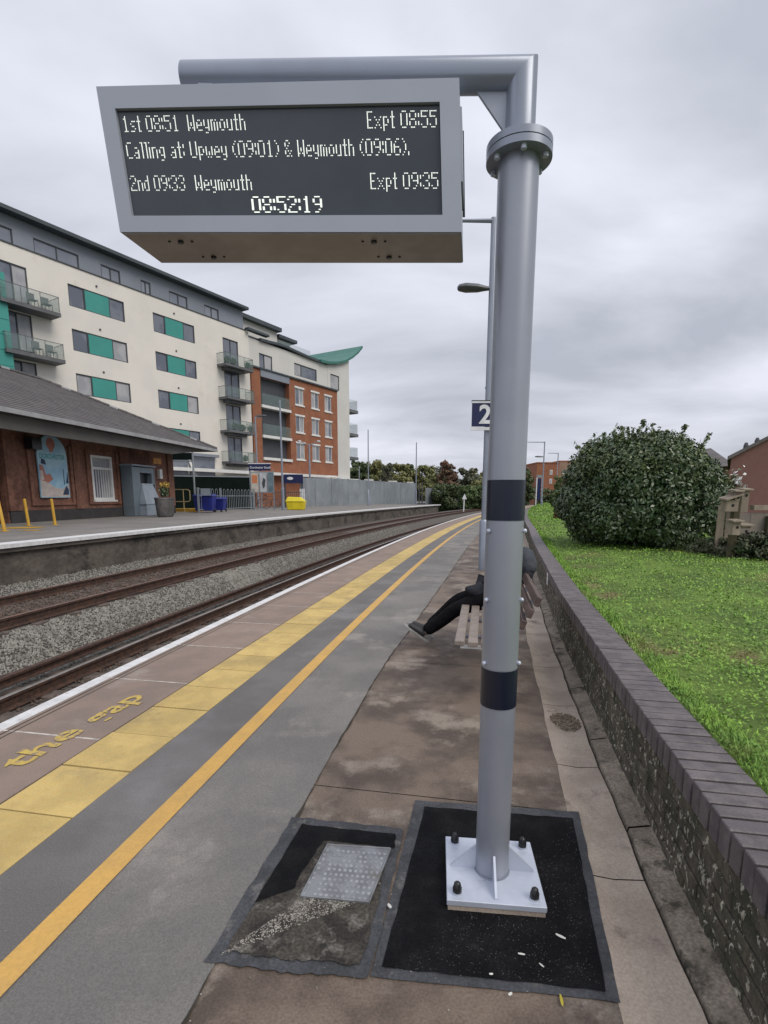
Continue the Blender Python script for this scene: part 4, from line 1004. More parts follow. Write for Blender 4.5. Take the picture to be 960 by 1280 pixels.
for k,z in enumerate((12.72,9.95)):
    balcony(-4.55,-1.25,z,1.15,th=.22,plants=0,rail=.9)
    for j,(s,o) in enumerate(((-1.75,.6),(-2.6,.65))):
        c=chair(None,s,o,z+.005); tag(c,('right' if j==0 else 'left')+' one of two metal chairs on the '+('upper' if k==0 else 'lower')+' balcony at the left edge','chair')
# teal bay at the far left, seen above the station roof
m=MB()
for i in range(16): bb(m,-11,-4.12,.02,.9+ (0.012 if i%2 else 0),.4+i*.86,.4+i*.86+.84)
m.build('teal_bay',M['teal'],t)
# penthouse storey and roofs
ops=[(-3.6+i*0,0,0,0) for i in range(0)]
tw=[(-6.5,-5.2),(-2.9-1.6,-2.9),(-1.75,1.0),(2.5,3.9),(5.5,6.3),(7.9,9.6),(11.3,12.8)]
ops=[(a,b,16.35,17.2) for a,b in tw]
wall_with_openings('penthouse_wall',-14,15.6,16.205,17.9,-.25,.25,ops,M['clad'])
for a,b in tw: window(a,b,16.35,17.2,-.25,(.5,),(M['gpale'],M['gpale']))
bb(MB(),-14,15.6,-.2,.06,16.203,16.26).build('parapet_capping',M['frame_d'],t)
m=MB(); m.hexa([B(-14,.45,17.9),B(15.7,.45,17.9),B(15.7,-9,17.9),B(-14,-9,17.9),B(-14,.45,18.12),B(15.7,.45,18.12),B(15.7,-6,18.75),B(-14,-6,18.75)]); m.build('roof',M['roofd'],t)
m=MB(); bb(m,15.75,21.0,-9,-1.1,16.205,17.6); m.build('penthouse_wall',M['render2'],t); bb(MB(),21.0,23.4,-9,-1.5,16.205,17.15).build('penthouse_wall',M['render2'],t)
m=MB(); m.fbox(B,15.72,21.2,-8,-.6,17.6,17.95); m.build('roof',M['roofd'],t); bb(MB(),21.2,24.0,-8,-1.0,17.2,17.5).build('roof',M['roofd'],t)
window(17.4,19.2,16.3,17.25,-1.09,(.5,),(G_,G_)); window(21.4,23.1,16.25,17.0,-1.49,(.5,),(Bl,G_))
bb(MB(),15.5,18.2,.0,.5,16.23,16.42).build('ledge',M['roofd'],t)
m=MB(); bb(m,20.5,25.5,-.5,-.485,16.0,16.75); m.build('roof_terrace_glass',glassb,t)
# upper white storey over the brick
ops=[(17.25,19.0,13.2,14.7),(22.25,25.9,13.67,14.87)]
wall_with_openings('upper_wall',15.955,27.8,13.2,15.75,-.02,.3,ops,M['render2'])
window(17.25,19.0,13.2,14.7,-.02,(.4,),(G_,Bl)); window(22.25,25.9,13.67,14.87,-.02,(.3,),(Bl,G_))
# curved roof fascia and green tip
cur=[(17.3,15.75),(18.5,15.80),(19.6,15.9),(20.8,15.93),(22.2,15.84),(24.4,15.72),(26.2,15.70),(27.6,15.80),(29.2,16.1),(30.8,16.62),(32.3,17.4),(33.5,18.2),(34.4,19.0)]
def swoop(a,b,o0,o1,th,mat,name):
    m=MB(); q=cur[a:b+1]; k=len(q)
    for (s,z) in q: m.v+=[B(s,o1,z),B(s,o1,z+th),B(s,o0,z+th),B(s,o0,z)]
    for i in range(k-1):
        for j in range(4): c=i*4+j; d=i*4+(j+1)%4; m.f.append((c,d,d+4,c+4))
    m.f+=[(0,1,2,3),tuple((k-1)*4+j for j in (3,2,1,0))]; return m.build(name,mat,t)
swoop(0,6,-9,.25,.22,M['roofd'],'curved_roof'); swoop(6,12,-8.5,.40,.26,M['green_roof'],'green_roof_tip')
# brick block
rows=[12.38,9.62,6.87]
ops=[(a,b,z-1.6,z) for z in rows for a,b in ((22.1,23.4),(24.72,25.95),(27.05,28.25))]+[(17.15,21.2,4.9,12.55)]
wall_with_openings('brick_wall',16.0,29.4,0,13.2,.12,.3,ops,M['brickf'])
bb(MB(),15.96,29.45,-.3,.3,13.203,13.34).build('brick_coping',M['roofd'],t)
for z in rows:
    for k,(a,b) in enumerate(((22.1,23.4),(24.72,25.95),(27.05,28.25))):
        f=window(a,b,z-1.6,z,.12,(.5,),(G_,Bl) if k==0 else (Bl,G_),fr=M['frame_w'])
        bb(MB(),a-.12,b+.12,.10,.18,z+.01,z+.18).build('lintel',M['frame_w'],f); bb(MB(),a-.12,b+.12,.10,.2,z-1.75,z-1.61).build('sill',M['frame_w'],f)
# recessed balconies in the brick
bb(MB(),17.15,21.2,-1.4,-1.3,4.9,12.55).build('recess_back',M['brickf'],t)
m=MB(); bb(m,17.05,17.149,-1.3,-.19,4.9,12.55); bb(m,21.201,21.3,-1.3,-.19,4.9,12.55); m.build('recess_side',M['brickf'],t)
bb(MB(),17.15,21.2,-1.3,.2,12.56,13.19).build('recess_lintel',M['clad'],t)
for i,z in enumerate((10.02,7.25,5.15)):
    bb(MB(),17.1,21.25,-1.3,.3,z-.25,z).build('balcony_slab',M['frame_w'],t)
    if i<2: bb(MB(),17.2,21.15,.2,.215,z+.05,z+1.05).build('glass_screen',glassb,t)
    window(17.4,19.7,z+.02 if i<2 else z+.4,z+2.2 if i<2 else z+1.6,-1.27,(.33,.66),(G_,Bl,G_),fr=M['frame_w'],name='balcony_door')
# end tower
ops=[(28.35,30.0,13.42,14.98)]
wall_with_openings('tower_wall',27.805,32,3.5,16.0,.0,.25,ops,M['render2'])
m=MB(); m.add([B(27.8,0,16.0),B(32,0,16.0),B(32,0,17.1),B(30.8,0,16.6),B(29.2,0,16.08)],[(0,1,2,3,4)]); m.add([B(32,0,3.5),B(32,-9,3.5),B(32,-9,17.1),B(32,0,17.1)],[(0,1,2,3)]); m.build('tower_gable',M['render2'],t)
window(28.35,30.0,13.42,14.98,0,(),(Bl,))
for z in (11.75,8.98,6.2):
    f=bb(MB(),32.01,34.2,-2.4,-.2,z-.35,z).build('end_balcony',M['balc'],t)
    m=MB(); bb(m,32.02,34.15,-.3,-.285,z+.05,z+1.15); bb(m,34.13,34.15,-2.3,-.3,z+.05,z+1.15); m.build('glass_screen',glassb,f)
bb(MB(),27.6,33.5,-1,.5,3.1,3.5).build('canopy',M['frame_w'],t)
for s in (28.0,30.2,32.6): bb(MB(),s,s+.15,.0,.15,0,3.1).build('canopy_post',M['frame_w'],t)
bb(MB(),6,29,.3,.9,3.45,3.72).build('shop_canopy',M['frame_w'],t)
# ground-floor shopfront under the canopy
for (a,b,zz) in ((4.8,8.4,4.7),(8.6,11.2,4.7)):
    bb(MB(),a,b,.05,.12,2.6,zz).build('shopfront_glass',M['glass'],t)
bb(MB(),4.6,11.4,.1,.5,4.72,4.95).build('shopfront_canopy',M['clad'],t)
MB().prism([B(8.25,.13,4.7),B(8.5,.13,4.7),B(9.3,.13,3.0),B(9.05,.13,3.0)],B.n*.05).build('shopfront_bar',M['frame_w'],t)

# ================================================================== STATION BUILDING
S=Frame(-12.401,24.34,.1227)
t=thing('station_building',S(0,-3,.5),'red-brown brick station building with a low slate roof on the opposite platform','building')
def sb(m,s0,s1,o0,o1,z0,z1): return m.fbox(S,s0,s1,o0,o1,z0,z1)
def swall(name,s0,s1,z0,z1,o,th,ops,mat):
    ss=sorted({s0,s1,*[a for q in ops for a in q[:2]]}); m=MB()
    for a,b in zip(ss,ss[1:]):
        mid=(a+b)/2; hs=sorted([(q[2],q[3]) for q in ops if q[0]<mid<q[1]]); z=z0
        for (p,r) in hs:
            if p>z: sb(m,a,b,o-th,o,z,p)
            z=r
        if z<z1: sb(m,a,b,o-th,o,z,z1)
    return m.build(name,mat,t)
swall('wall',-12,4.8,.5,4.25,0,.3,[(-7.8,-6.3,.5,3.1),(-1.78,-.36,1.28,3.2)],M['stbrick'])
m=MB(); sb(m,4.5,4.8,-6,-.3,.5,4.25); m.build('end_wall',M['stbrick'],t)
sb(MB(),-12,4.5,-6,-.6,.5,4.2).build('interior',M['dark'],t)
sb(MB(),-6.25,4.85,.0,.06,.5,.93).build('plinth',M['plinth'],t)
# raised brick pilasters and surrounds
for (a,b) in ((-6.28,-5.75),(-2.95,-2.55),(.15,.6),(4.3,4.84)): sb(MB(),a,b,.0,.09,.93,4.2).build('pilaster',M['stbrick'],t)
for (a,b) in ((-5.25,-3.0),(-2.15,.02)):
    m=MB(); sb(m,a,a+.14,0,.08,1.1,3.4); sb(m,b-.14,b,0,.08,1.1,3.4); sb(m,a+.14,b-.14,0,.075,1.1,1.2); m.build('window_surround',M['stbrick'],t)
# barred window
f=MB(); sb(f,-1.78,-1.68,-.1,.0,1.28,3.2); sb(f,-.46,-.36,-.1,0,1.28,3.2); sb(f,-1.68,-.46,-.1,0,1.28,1.38); sb(f,-1.68,-.46,-.1,0,3.1,3.2); sb(f,-1.68,-.46,-.1,0,2.6,2.7)
wf=f.build('window',M['frame_w'],t); sb(MB(),-1.7,-.44,-.14,-.11,1.3,3.18).build('pane',M['blind'],wf)
sb(MB(),-1.66,-1.1,-.105,-.1,1.4,2.58).build('dark_pane',M['glass'],wf)
for i in range(7): sb(MB(),-1.6+i*.16,-1.575+i*.16,-.085,-.06,1.39,2.59).build('bar',M['frame_w'],wf)
sb(MB(),-1.84,-.30,.0,.1,1.2,1.275).build('sill',M['frame_w'],wf)
# doorway
sb(MB(),-7.8,-6.3,-.28,-.2,.5,2.55).build('door',mk('dark_red_door',(.05,.012,.012),rough=.5),t); sb(MB(),-7.8,-6.3,-.28,-.2,2.6,3.08).build('fanlight',M['glass'],t)
# small fixtures
sb(MB(),-5.35,-4.9,.1,.4,3.13,3.56).build('speaker_box',M['blackp'],t)
q=sb(MB(),3.0,3.75,.0,.03,3.12,3.42).build('notice_plate',mk('orange_sign',(.55,.24,.04),rough=.6),t)
sb(MB(),3.35,3.6,.0,.14,2.35,2.85).build('wall_light',M['frame_w'],t)
# mural on an arched board
fm=thing('station_mural',S(-4.1,.05,2.5),'arched blue seaside mural board on the station wall between door and window','mural')
def arch(s0,s1,z0,zs,n=12):
    c=(s0+s1)/2; r=(s1-s0)/2; return [(s0,z0),(s1,z0)]+[(c+r*math.cos(a),zs+r*.98*math.sin(a)) for a in [PI*i/n for i in range(n+1)]]
P=[S(a,.05,z) for a,z in arch(-4.83,-3.33,1.39,3.02)]
MB().prism(P,S.n*.05).build('board',mk('mural_sky_blue',(.27,.46,.60),(.36,.54,.64),scale=1.5,rough=.6),fm)
def flat(nm,pts,mat,o): MB().prism([S(a,o,z) for a,z in pts],S.n*.004).build(nm,mat,fm)
mw=mk('mural_cream',(.52,.46,.42),(.44,.38,.35),scale=5); mr=mk('mural_rose',(.42,.17,.13),rough=.7); md_=mk('mural_dark',(.03,.045,.09),rough=.7); mt=mk('mural_turquoise',(.03,.30,.28),rough=.7)
flat('painted_beach',[(-4.8,1.42),(-3.4,1.42),(-3.36,1.9),(-3.7,1.72),(-4.1,1.78),(-4.4,1.95),(-4.8,2.05)],mw,.101)
flat('painted_cliff',[(-4.8,2.05),(-4.4,1.95),(-4.15,2.1),(-4.3,2.3),(-4.5,2.25),(-4.62,2.6),(-4.78,2.62)],mr,.1012)
flat('painted_cliff_light',[(-4.79,2.06),(-4.62,2.04),(-4.64,2.4),(-4.78,2.42)],mw,.1055)
flat('painted_figure',[(-3.72,1.5),(-3.4,1.5),(-3.38,1.7),(-3.5,1.85),(-3.66,1.62)],md_,.1058)
flat('painted_mast',[(-3.6,1.9),(-3.56,1.9),(-3.57,2.5),(-3.6,2.5)],md_,.101); flat('painted_sail',[(-3.5,1.95),(-3.36,1.95),(-3.36,2.4)],md_,.101)
flat('painted_boat',[(-4.7,2.66),(-4.45,2.62),(-4.5,2.8),(-4.66,2.85)],md_,.1057)
flat('painted_balloon',[(-4.12+.22*math.cos(a),3.42+.24*math.sin(a)) for a in [i*PI/6 for i in range(12)]],mr,.101)
flat('painted_balloon_basket',[(-4.2,3.12),(-4.04,3.12),(-4.0,3.2),(-4.24,3.2)],mr,.1012)
rotS=(PI/2,0,PI/2-S.h)
text('mural_title','DORCHESTER',.25,mt,fm,S(-4.74,.102,2.86),rotS,bold=.004,sx=.83)
# roof: low hip with slate courses
ZE=4.12; OV=1.9
e0=S(-16,OV,ZE); e1=S(6.55,OV,ZE+.02); r1=S(-.3,-3.2,6.68); r0=S(-16,-3.2,6.68); e2=S(6.55,-8.2,ZE); e3=S(-16,-8.2,ZE)
def slope(a,b,c,d,n,name='roof_slope'):
    """courses between eave a-b and ridge d-c"""
    m=MB()
    for i in range(n):
        u0,u1=i/n,(i+1)/n; p0=a+(d-a)*u0; p1=b+(c-b)*u0; q0=a+(d-a)*u1; q1=b+(c-b)*u1; up=Vector((0,0,.025))
        m.add([p0+up,p1+up,q1,q0,p0,p1],[(0,1,2,3),(4,5,1,0)])
    o=m.build(name,M['slate'],t); return o
slope(e0,e1,r1,r0,26); slope(e1,e2,r1,r1+Vector((0.001,0,0)),26,'roof_hip'); slope(e2,e3,r0,r1,26,'roof_slope')
# light ridge and hip tiles
for a,b in ((r0,r1),(r1,e1)):
    n=int((b-a).length/.42); 
    for i in range(n):
        p=a+(b-a)*(i/n)+Vector((0,0,.03)); q=a+(b-a)*((i+.96)/n)+Vector((0,0,.035)); MB().tube([p,q],[.075,.085],6).build('ridge_tile',M['fascia'] if i%5==2 else M['slate'],t)
pf=[S(-16,OV-.03,ZE-.20),S(6.5,OV-.03,ZE-.18)]
m=MB(); m.hexa([S(-16,OV+.03,ZE-.16),S(6.58,OV+.03,ZE-.14),S(6.58,OV-.04,ZE-.14),S(-16,OV-.04,ZE-.16),S(-16,OV+.03,ZE-.005),S(6.58,OV+.03,ZE+.012),S(6.58,OV-.04,ZE+.012),S(-16,OV-.04,ZE-.005)]); m.build('gutter',M['fascia'],t)
m=MB(); m.hexa([S(6.5,OV-.05,ZE-.14),S(6.58,OV-.05,ZE-.14),S(6.58,-8,ZE-.14),S(6.5,-8,ZE-.14),S(6.5,OV-.05,ZE),S(6.58,OV-.05,ZE),S(6.58,-8,ZE),S(6.5,-8,ZE)]); m.build('end_gutter',M['fascia'],t)
m=MB(); m.add([S(-16,OV-.05,ZE-.12),S(6.45,OV-.05,ZE-.12),S(6.45,-8,ZE-.12),S(-16,-8,ZE-.12)],[(0,1,2,3)]); m.build('soffit',M['soffit'],t)
m=MB(); m.hexa([S(-16,OV-.25,ZE-.62),S(2,OV-.25,ZE-.62),S(2,OV-.4,ZE-.62),S(-16,OV-.4,ZE-.62)]+[S(-16,OV-.25,ZE-.13),S(5.5,OV-.25,ZE-.13),S(5.5,OV-.4,ZE-.13),S(-16,OV-.4,ZE-.13)]); m.build('canopy_beam',M['soffit'],t)

# booth (photo booth style kiosk) beside the wall
t=thing('kiosk',S(2.0,.65,.5),'grey ticket kiosk with a sloping front against the station wall','kiosk')
K=lambda s,o,z:S(s,o,z)
sb(MB(),.08,.13,.1,.66,.52,2.85).build('side_panel',M['booth'],t); sb(MB(),1.92,1.97,.1,.66,.52,2.78).build('side_panel',M['booth'],t)
sb(MB(),.13,1.92,.1,.3,.52,2.8).build('back_cabinet',M['booth'],t)
sb(MB(),.03,2.02,.08,.72,2.85,2.92).build('roof',M['boothl'],t)
m=MB(); sb(m,.135,.72,.3,.65,.52,2.8); sb(m,.72,1.915,.3,.65,2.55,2.8); sb(m,1.7,1.915,.3,.65,2.0,2.55); m.build('front_frame',M['booth'],t)
sb(MB(),.73,1.69,.31,.4,2.06,2.54).build('recess',M['blackp'],t)
m=MB(); m.hexa([S(.55,.98,1.07),S(1.9,.98,1.07),S(1.9,.45,1.07),S(.55,.45,1.07),S(.8,.66,2.05),S(1.7,.66,2.05),S(1.7,.35,2.05),S(.8,.35,2.05)]); m.build('sloping_front',M['boothl'],t)
sb(MB(),.52,1.95,.40,1.0,.52,1.02).build('base_cabinet',M['boothl'],t); sb(MB(),.50,1.97,.40,1.005,1.025,1.065).build('counter_trim',M['booth'],t)
# planter with flowers
pc=G(207,646,.5)
t=thing('flower_planter',pc,'round grey planter with yellow flowers at the corner of the station building','planter')
MB().lathe(pc,[(.30,0),(.36,.06),(.40,.5),(.42,.78),(.44,.80),(.44,.88),(.38,.88),(.37,.8)],18).build('pot',mk('planter_grey',(.16,.15,.15),(.08,.075,.075),scale=2,rough=.8),t,smooth=True)
foliage('stems',[(tuple(pc+Vector((0,0,1.15))),(.22,.22,.32))],500,.05,M['leafd'],t,shell=1)
foliage('flowers',[(tuple(pc+Vector((.05,-.05,1.45))),(.24,.2,.16))],220,.05,mk('flower_yellow',(.55,.38,.06),(.45,.3,.1),scale=9),t,shell=1)
# yellow posts and painted bases
def ypost(px,py,ytop,label,lean=0.0):
    b=G(px,py,.5); h=(py-ytop)/FPX*b.y; t=thing('yellow_post',b,label,'post','short yellow posts by the station wall')
    MB().tube([b,b+Vector((lean,0,h*.97)),b+Vector((lean,0,h))],[.045,.045,.02],10).build('post',M['ypost'],t,smooth=True)
    MB().tube([b+Vector((0,0,0)),b+Vector((0,0,.012))],.12,14).build('foot_plate',M['ypost'],t)
ypost(6,664,620,'leftmost leaning yellow post near the station door',-.10); ypost(36,657,624,'middle yellow post left of the mural',-.05); ypost(69,656,624,'yellow post in front of the mural',-.04)
b=G(22,660,.5); tag(poly_slab('yellow_ramp_mark',[(b.x-.5,b.y-.5),(b.x+.6,b.y-.2),(b.x+.5,b.y+.6),(b.x-.4,b.y+.3)],.506,M['ypost'],.05,6,None),'worn yellow painted patch on the far platform beside the leftmost posts','painted patch')
b=G(40,663,.5); tag(poly_slab('yellow_ramp_mark',[(b.x-.25,b.y-.25),(b.x+.25,b.y-.1),(b.x+.2,b.y+.2),(b.x-.2,b.y+.1)],.506,M['ypost'],.03,6,None,seed=5),'small worn yellow patch at the foot of the middle yellow post','painted patch')

# cream handrail with yellow step
b0=G(217,640,.5); b1=G(243,640,.5); Yr=b0.y
t=thing('handrail',(b0+b1)/2,'cream tubular handrail beside the station corner','handrail')
zt=uz(612,Yr); zm=uz(627,Yr)
MB().tube([(gx(214,Yr),Yr,zt),(gx(241,Yr),Yr,zt),(gx(243,Yr),Yr,zt-.08),(gx(243,Yr),Yr,zm+.08),(gx(241,Yr),Yr,zm),(gx(214,Yr),Yr,zm)],.03,8).build('rail',M['cream'],t,smooth=True)
MB().tube([(gx(235,Yr),Yr,.5),(gx(235,Yr),Yr,zt)],.032,8).build('post',M['cream'],t,smooth=True)
t=thing('yellow_step',(gx(233,Yr),Yr+.6,.5),'yellow painted step below the cream handrail','step'); MB().box(gx(217,Yr),gx(249,Yr),Yr+.3,Yr+1.3,.5,uz(636,Yr)).build('tread',M['ypost'],t)

# hoop-top railing, one bar each
p0=G(249,641,.5); p1=G(318,637.5,.5)
t=thing('hoop_railing',(p0+p1)/2,'silver hoop-topped railing in front of the dark hoarding','railing')
Hh=1.38; nb=15
for i in range(nb):
    a=p0+(p1-p0)*((i+.15)/nb); b=p0+(p1-p0)*((i+.65)/nb); u=Vector((0,0,1))
    MB().tube([a+u*.12,a+u*(Hh-.08),(a+b)/2+u*Hh,b+u*(Hh-.08),b+u*.12],.015,5).build('hoop',M['galv'],t)
for z in (.18,.95): MB().tube([p0+Vector((0,0,z)),p1+Vector((0,0,z))],.022,6).build('cross_rail',M['galv'],t)
for f in (0,.36,1): q=p0+(p1-p0)*f; MB().box(q.x-.05,q.x+.05,q.y-.05,q.y+.05,.5,.5+Hh+.05).build('railing_post',M['galv'],t)
q=atY(257,615,p0.y-.1); tag(MB().box(q.x-.28,q.x+.28,q.y-.02,q.y,q.z-.2,q.z+.2).build('railing_notice',M['boothl']),'small pale notice on the left end of the hoop railing','sign')
# blue bins behind railing
for i,(px,w_,lb) in enumerate(((261,1.15,'brighter blue wheeled bin behind the left end of the railing'),(277,.9,'dark blue bin further right behind the railing'))):
    Y=p0.y+.7+i*1.2; z0=.5; zt=uz(620+i*4,Y); x=gx(px,Y); t=thing('wheeled_bin',(x,Y,.5),lb,'bin')
    m=MB(); m.hexa([(x-w_*.42,Y-.3,.6),(x+w_*.42,Y-.3,.6),(x+w_*.42,Y+.3,.6),(x-w_*.42,Y+.3,.6),(x-w_*.5,Y-.36,zt),(x+w_*.5,Y-.36,zt),(x+w_*.5,Y+.36,zt),(x-w_*.5,Y+.36,zt)]); m.build('body',M['blueb'],t,bevel=.03)
    m=MB(); m.hexa([(x-w_*.53,Y-.4,zt+.01),(x+w_*.53,Y-.4,zt+.01),(x+w_*.53,Y+.4,zt+.01),(x-w_*.53,Y+.4,zt+.01),(x-w_*.45,Y-.3,zt+.09),(x+w_*.45,Y-.3,zt+.09),(x+w_*.45,Y+.4,zt+.12),(x-w_*.45,Y+.4,zt+.12)]); m.build('lid',M['blueb'],t)
    for sx in (-1,1): MB().tube([(x+sx*w_*.4,Y+.25,.6),(x+sx*w_*.46,Y+.25,.6)],.1,12).build('wheel',M['blackp'],t)
# dark hoarding
a=Vector((gx(208,39),39,.4)); b=Vector((gx(320,42),42,.4))
t=thing('dark_hoarding',(a+b)/2,'dark green board hoarding behind the railing','hoarding')
dv_=(b-a)/9
for i in range(9):
    c=a+dv_*i; d=a+dv_*(i+.985); n=Vector((0,.06,0)); zt=uz(596,40.5); MB().hexa([c,d,d+n,c+n,Vector((c.x,c.y,zt)),Vector((d.x,d.y,zt)),Vector((d.x,d.y,zt))+n,Vector((c.x,c.y,zt))+n]).build('board',M['hoard'],t)
c=a+Vector((0,-.03,0)); MB().hexa([Vector((a.x,a.y-.03,zt)),Vector((b.x,b.y-.03,zt)),Vector((b.x,b.y+.08,zt)),Vector((a.x,a.y+.08,zt)),Vector((a.x,a.y-.03,zt+.06)),Vector((b.x,b.y-.03,zt+.06)),Vector((b.x,b.y+.08,zt+.06)),Vector((a.x,a.y+.08,zt+.06))]).build('capping',M['galv'],t)
# suspended dark sign and its post
t=thing('hanging_sign',(gx(228,33),33,uz(570,33)),'dark hanging information sign by the station roof corner','sign')
MB().box(gx(208,33),gx(247,33),33,33.2,uz(574.5,33),uz(566,33)).build('board',M['hoard'],t); MB().box(gx(208,33),gx(247,33),33.02,33.18,uz(577,33),uz(575.5,33)).build('bottom_bar',M['galv'],t)
MB().tube([(gx(248.5,33),33.1,.5),(gx(248.5,33),33.1,uz(565,33))],.06,8).build('post',M['galv'],t)
for k in range(5): MB().tube([(gx(212+k*8,33),33.1,uz(566,33)),(gx(212+k*8,33),33.1,uz(561,33))],.02,5).build('hanger',M['blackp'],t)
t_=tree('shrub_tree',(gx(224,46),46,.3),uz(573,46)-.3,3.2,'green shrubby tree between the station corner and the hoarding','tree',F4,cnt=4500,leaf=.11,trunk=.1,seed=3)
# poster board with the station name
YB=36.6
t=thing('poster_board',(gx(331,YB),YB,.5),'poster board with an orange poster below the station name sign','poster board')
for px in (317.5,330.5,345.5): MB().box(gx(px,YB)-.04,gx(px,YB)+.04,YB-.04,YB+.04,.5,uz(588,YB)).build('leg',M['galv'],t)
for i,(a,b,c) in enumerate(((318.5,328,mk('poster_cream',(.55,.5,.43))),(329,338,mk('poster_white',(.5,.52,.54))),(339,346,mk('poster_teal',(.17,.24,.27),(.1,.15,.18),scale=3)))):
    f=MB().box(gx(a-.3,YB),gx(b+.3,YB),YB-.09,YB-.05,uz(616,YB),uz(589.5,YB)).build('poster_frame',M['galv'],t); MB().box(gx(a+.5,YB),gx(b-.5,YB),YB-.10,YB-.091,uz(615,YB),uz(591,YB)).build('poster',c,f)
    if i==0: MB().box(gx(320,YB),gx(326.5,YB),YB-.105,YB-.101,uz(604,YB),uz(594,YB)).build('poster_picture',mk('poster_orange',(.62,.18,.05),(.5,.2,.1),scale=4),f)
    if i==1: MB().prism([Vector((gx(p,YB),YB-.105,uz(q,YB))) for p,q in ((334,597),(336.5,600),(335.5,608),(333,611),(332,604))],(0,.003,0)).build('poster_picture',M['frame_d'],f)
t=thing('station_name_sign',(gx(330,YB-.1),YB-.1,uz(584,YB)),'navy station name sign above the posters','sign')
MB().box(gx(316.5,YB),gx(343,YB),YB-.1,YB-.06,uz(588.3,YB),uz(580,YB)).build('board',M['navy'],t); MB().box(gx(316,YB),gx(343.5,YB),YB-.09,YB-.05,uz(580,YB),uz(579,YB)).build('border',M['signw'],t)
text('station_name','Dorchester South',.215,M['signw'],t,Vector((gx(318,YB),YB-.103,uz(585.7,YB))),(PI/2,0,0),bold=.003,sx=.93)
# bicycles rack clutter behind the board: parked bicycle
def bicycle(x,Y,z,label,sz=1.0):
    t=thing('bicycle',(x,Y,z),label,'bicycle')
    for dx in (-.5,.5):
        w_=MB(); pts=[Vector((x+dx*sz+.32*sz*math.cos(a),Y,z+.34*sz+.32*sz*math.sin(a))) for a in [i*2*PI/18 for i in range(19)]]; w_.tube(pts,.02,5,caps=False); wh=w_.build('wheel',M['blackp'],t)
        sp=MB()
        for k in range(6): a=k*PI/6; dvv=Vector((math.cos(a)*.3,0,math.sin(a)*.3))*sz; c=Vector((x+dx*sz,Y,z+.34*sz)); sp.tube([c-dvv,c+dvv],.004,4)
        sp.build('spokes',M['galv'],wh)
    A=lambda a,b:Vector((x+a*sz,Y,z+b*sz)); m=MB()
    for p,q in ((A(-.5,.34),A(-.05,.34)),(A(-.5,.34),A(-.18,.8)),(A(-.05,.34),A(-.2,.9)),(A(-.05,.34),A(.36,.78)),(A(-.18,.82),A(.35,.85)),(A(.34,.95),A(.5,.34))): m.tube([p,q],.018,6)
    m.build('frame',M['frame_d'],t); MB().tube([A(-.3,.93),A(-.12,.93)],.04,6).build('saddle',M['blackp'],t); MB().tube([A(.3,.98),A(.34,1.0),A(.42,.97)],.015,5).build('handlebar',M['blackp'],t)
bicycle(gx(327,39),39,.5,'parked bicycle behind the legs of the poster board',1.1); bicycle(gx(339,41),41,.5,'second parked bicycle just left of the yellow bin lamp post',1.1)
# yellow grit bin
YG=G(371,637.5,.5).y; x0,x1=gx(359.5,YG),gx(383,YG); zb=.5; zt=uz(621,YG)
t=thing('grit_bin',((x0+x1)/2,YG+.3,.5),'bright yellow grit bin on the opposite platform','grit bin')
m=MB(); m.hexa([(x0+.1,YG+.05,.5),(x1-.1,YG+.05,.5),(x1-.1,YG+.8,.5),(x0+.1,YG+.8,.5),(x0,YG,zt-.35),(x1,YG,zt-.35),(x1,YG+.85,zt-.35),(x0,YG+.85,zt-.35)]); m.build('body',M['ybin'],t,bevel=.04)
m=MB(); m.hexa([(x0-.03,YG-.05,zt-.33),(x1+.03,YG-.05,zt-.33),(x1+.03,YG+.9,zt-.33),(x0-.03,YG+.9,zt-.33),(x0+.12,YG+.15,zt),(x1-.35,YG+.15,zt-.03),(x1-.35,YG+.85,zt-.03),(x0+.12,YG+.85,zt)]); m.build('lid',M['ybin'],t,bevel=.03)
# dark shop sign behind
t=thing('shop_sign',(gx(373,46),46,uz(597,46)),'dark navy shop sign with a white oval above the yellow grit bin','sign')
MB().box(gx(358,46),gx(381.5,46),46,46.1,uz(604,46),uz(593,46)).build('board',M['navy'],t)
MB().prism([Vector((gx(366,46)+.27*math.cos(a),45.97,uz(598,46)+.13*math.sin(a))) for a in [i*PI/8 for i in range(16)]],(0,.02,0)).build('oval_mark',M['signw'],t)
for px in (359,380): MB().box(gx(px,46)-.06,gx(px,46)+.06,46.1,46.2,.4,uz(593,46)).build('leg',M['frame_d'],t)
p2=G(346,637.5,.5); p3=G(379,636,.5); p2.y=p3.y=42; p2.x=gx(346,42); p3.x=gx(379,42)
t=thing('railing_section',(p2+p3)/2,'short dark railing behind the yellow grit bin','railing')
for i in range(14):
    a=p2+(p3-p2)*((i+.5)/14); MB().tube([a+Vector((0,0,.1)),a+Vector((0,0,1.3))],.018,5).build('bar',M['frame_d'],t)
for z in (.2,1.25): MB().tube([p2+Vector((0,0,z)),p3+Vector((0,0,z))],.025,5).build('cross_rail',M['frame_d'],t)
t=thing('white_barrier',(gx(379,43),43,.5),'narrow white barrier panel between the grit bin and the metal fence','barrier')
for k in range(3): MB().box(gx(377.3+k*2.2,43),gx(378.8+k*2.2,43),43,43.05,.5,uz(611,43)).build('panel',M['signw'],t)

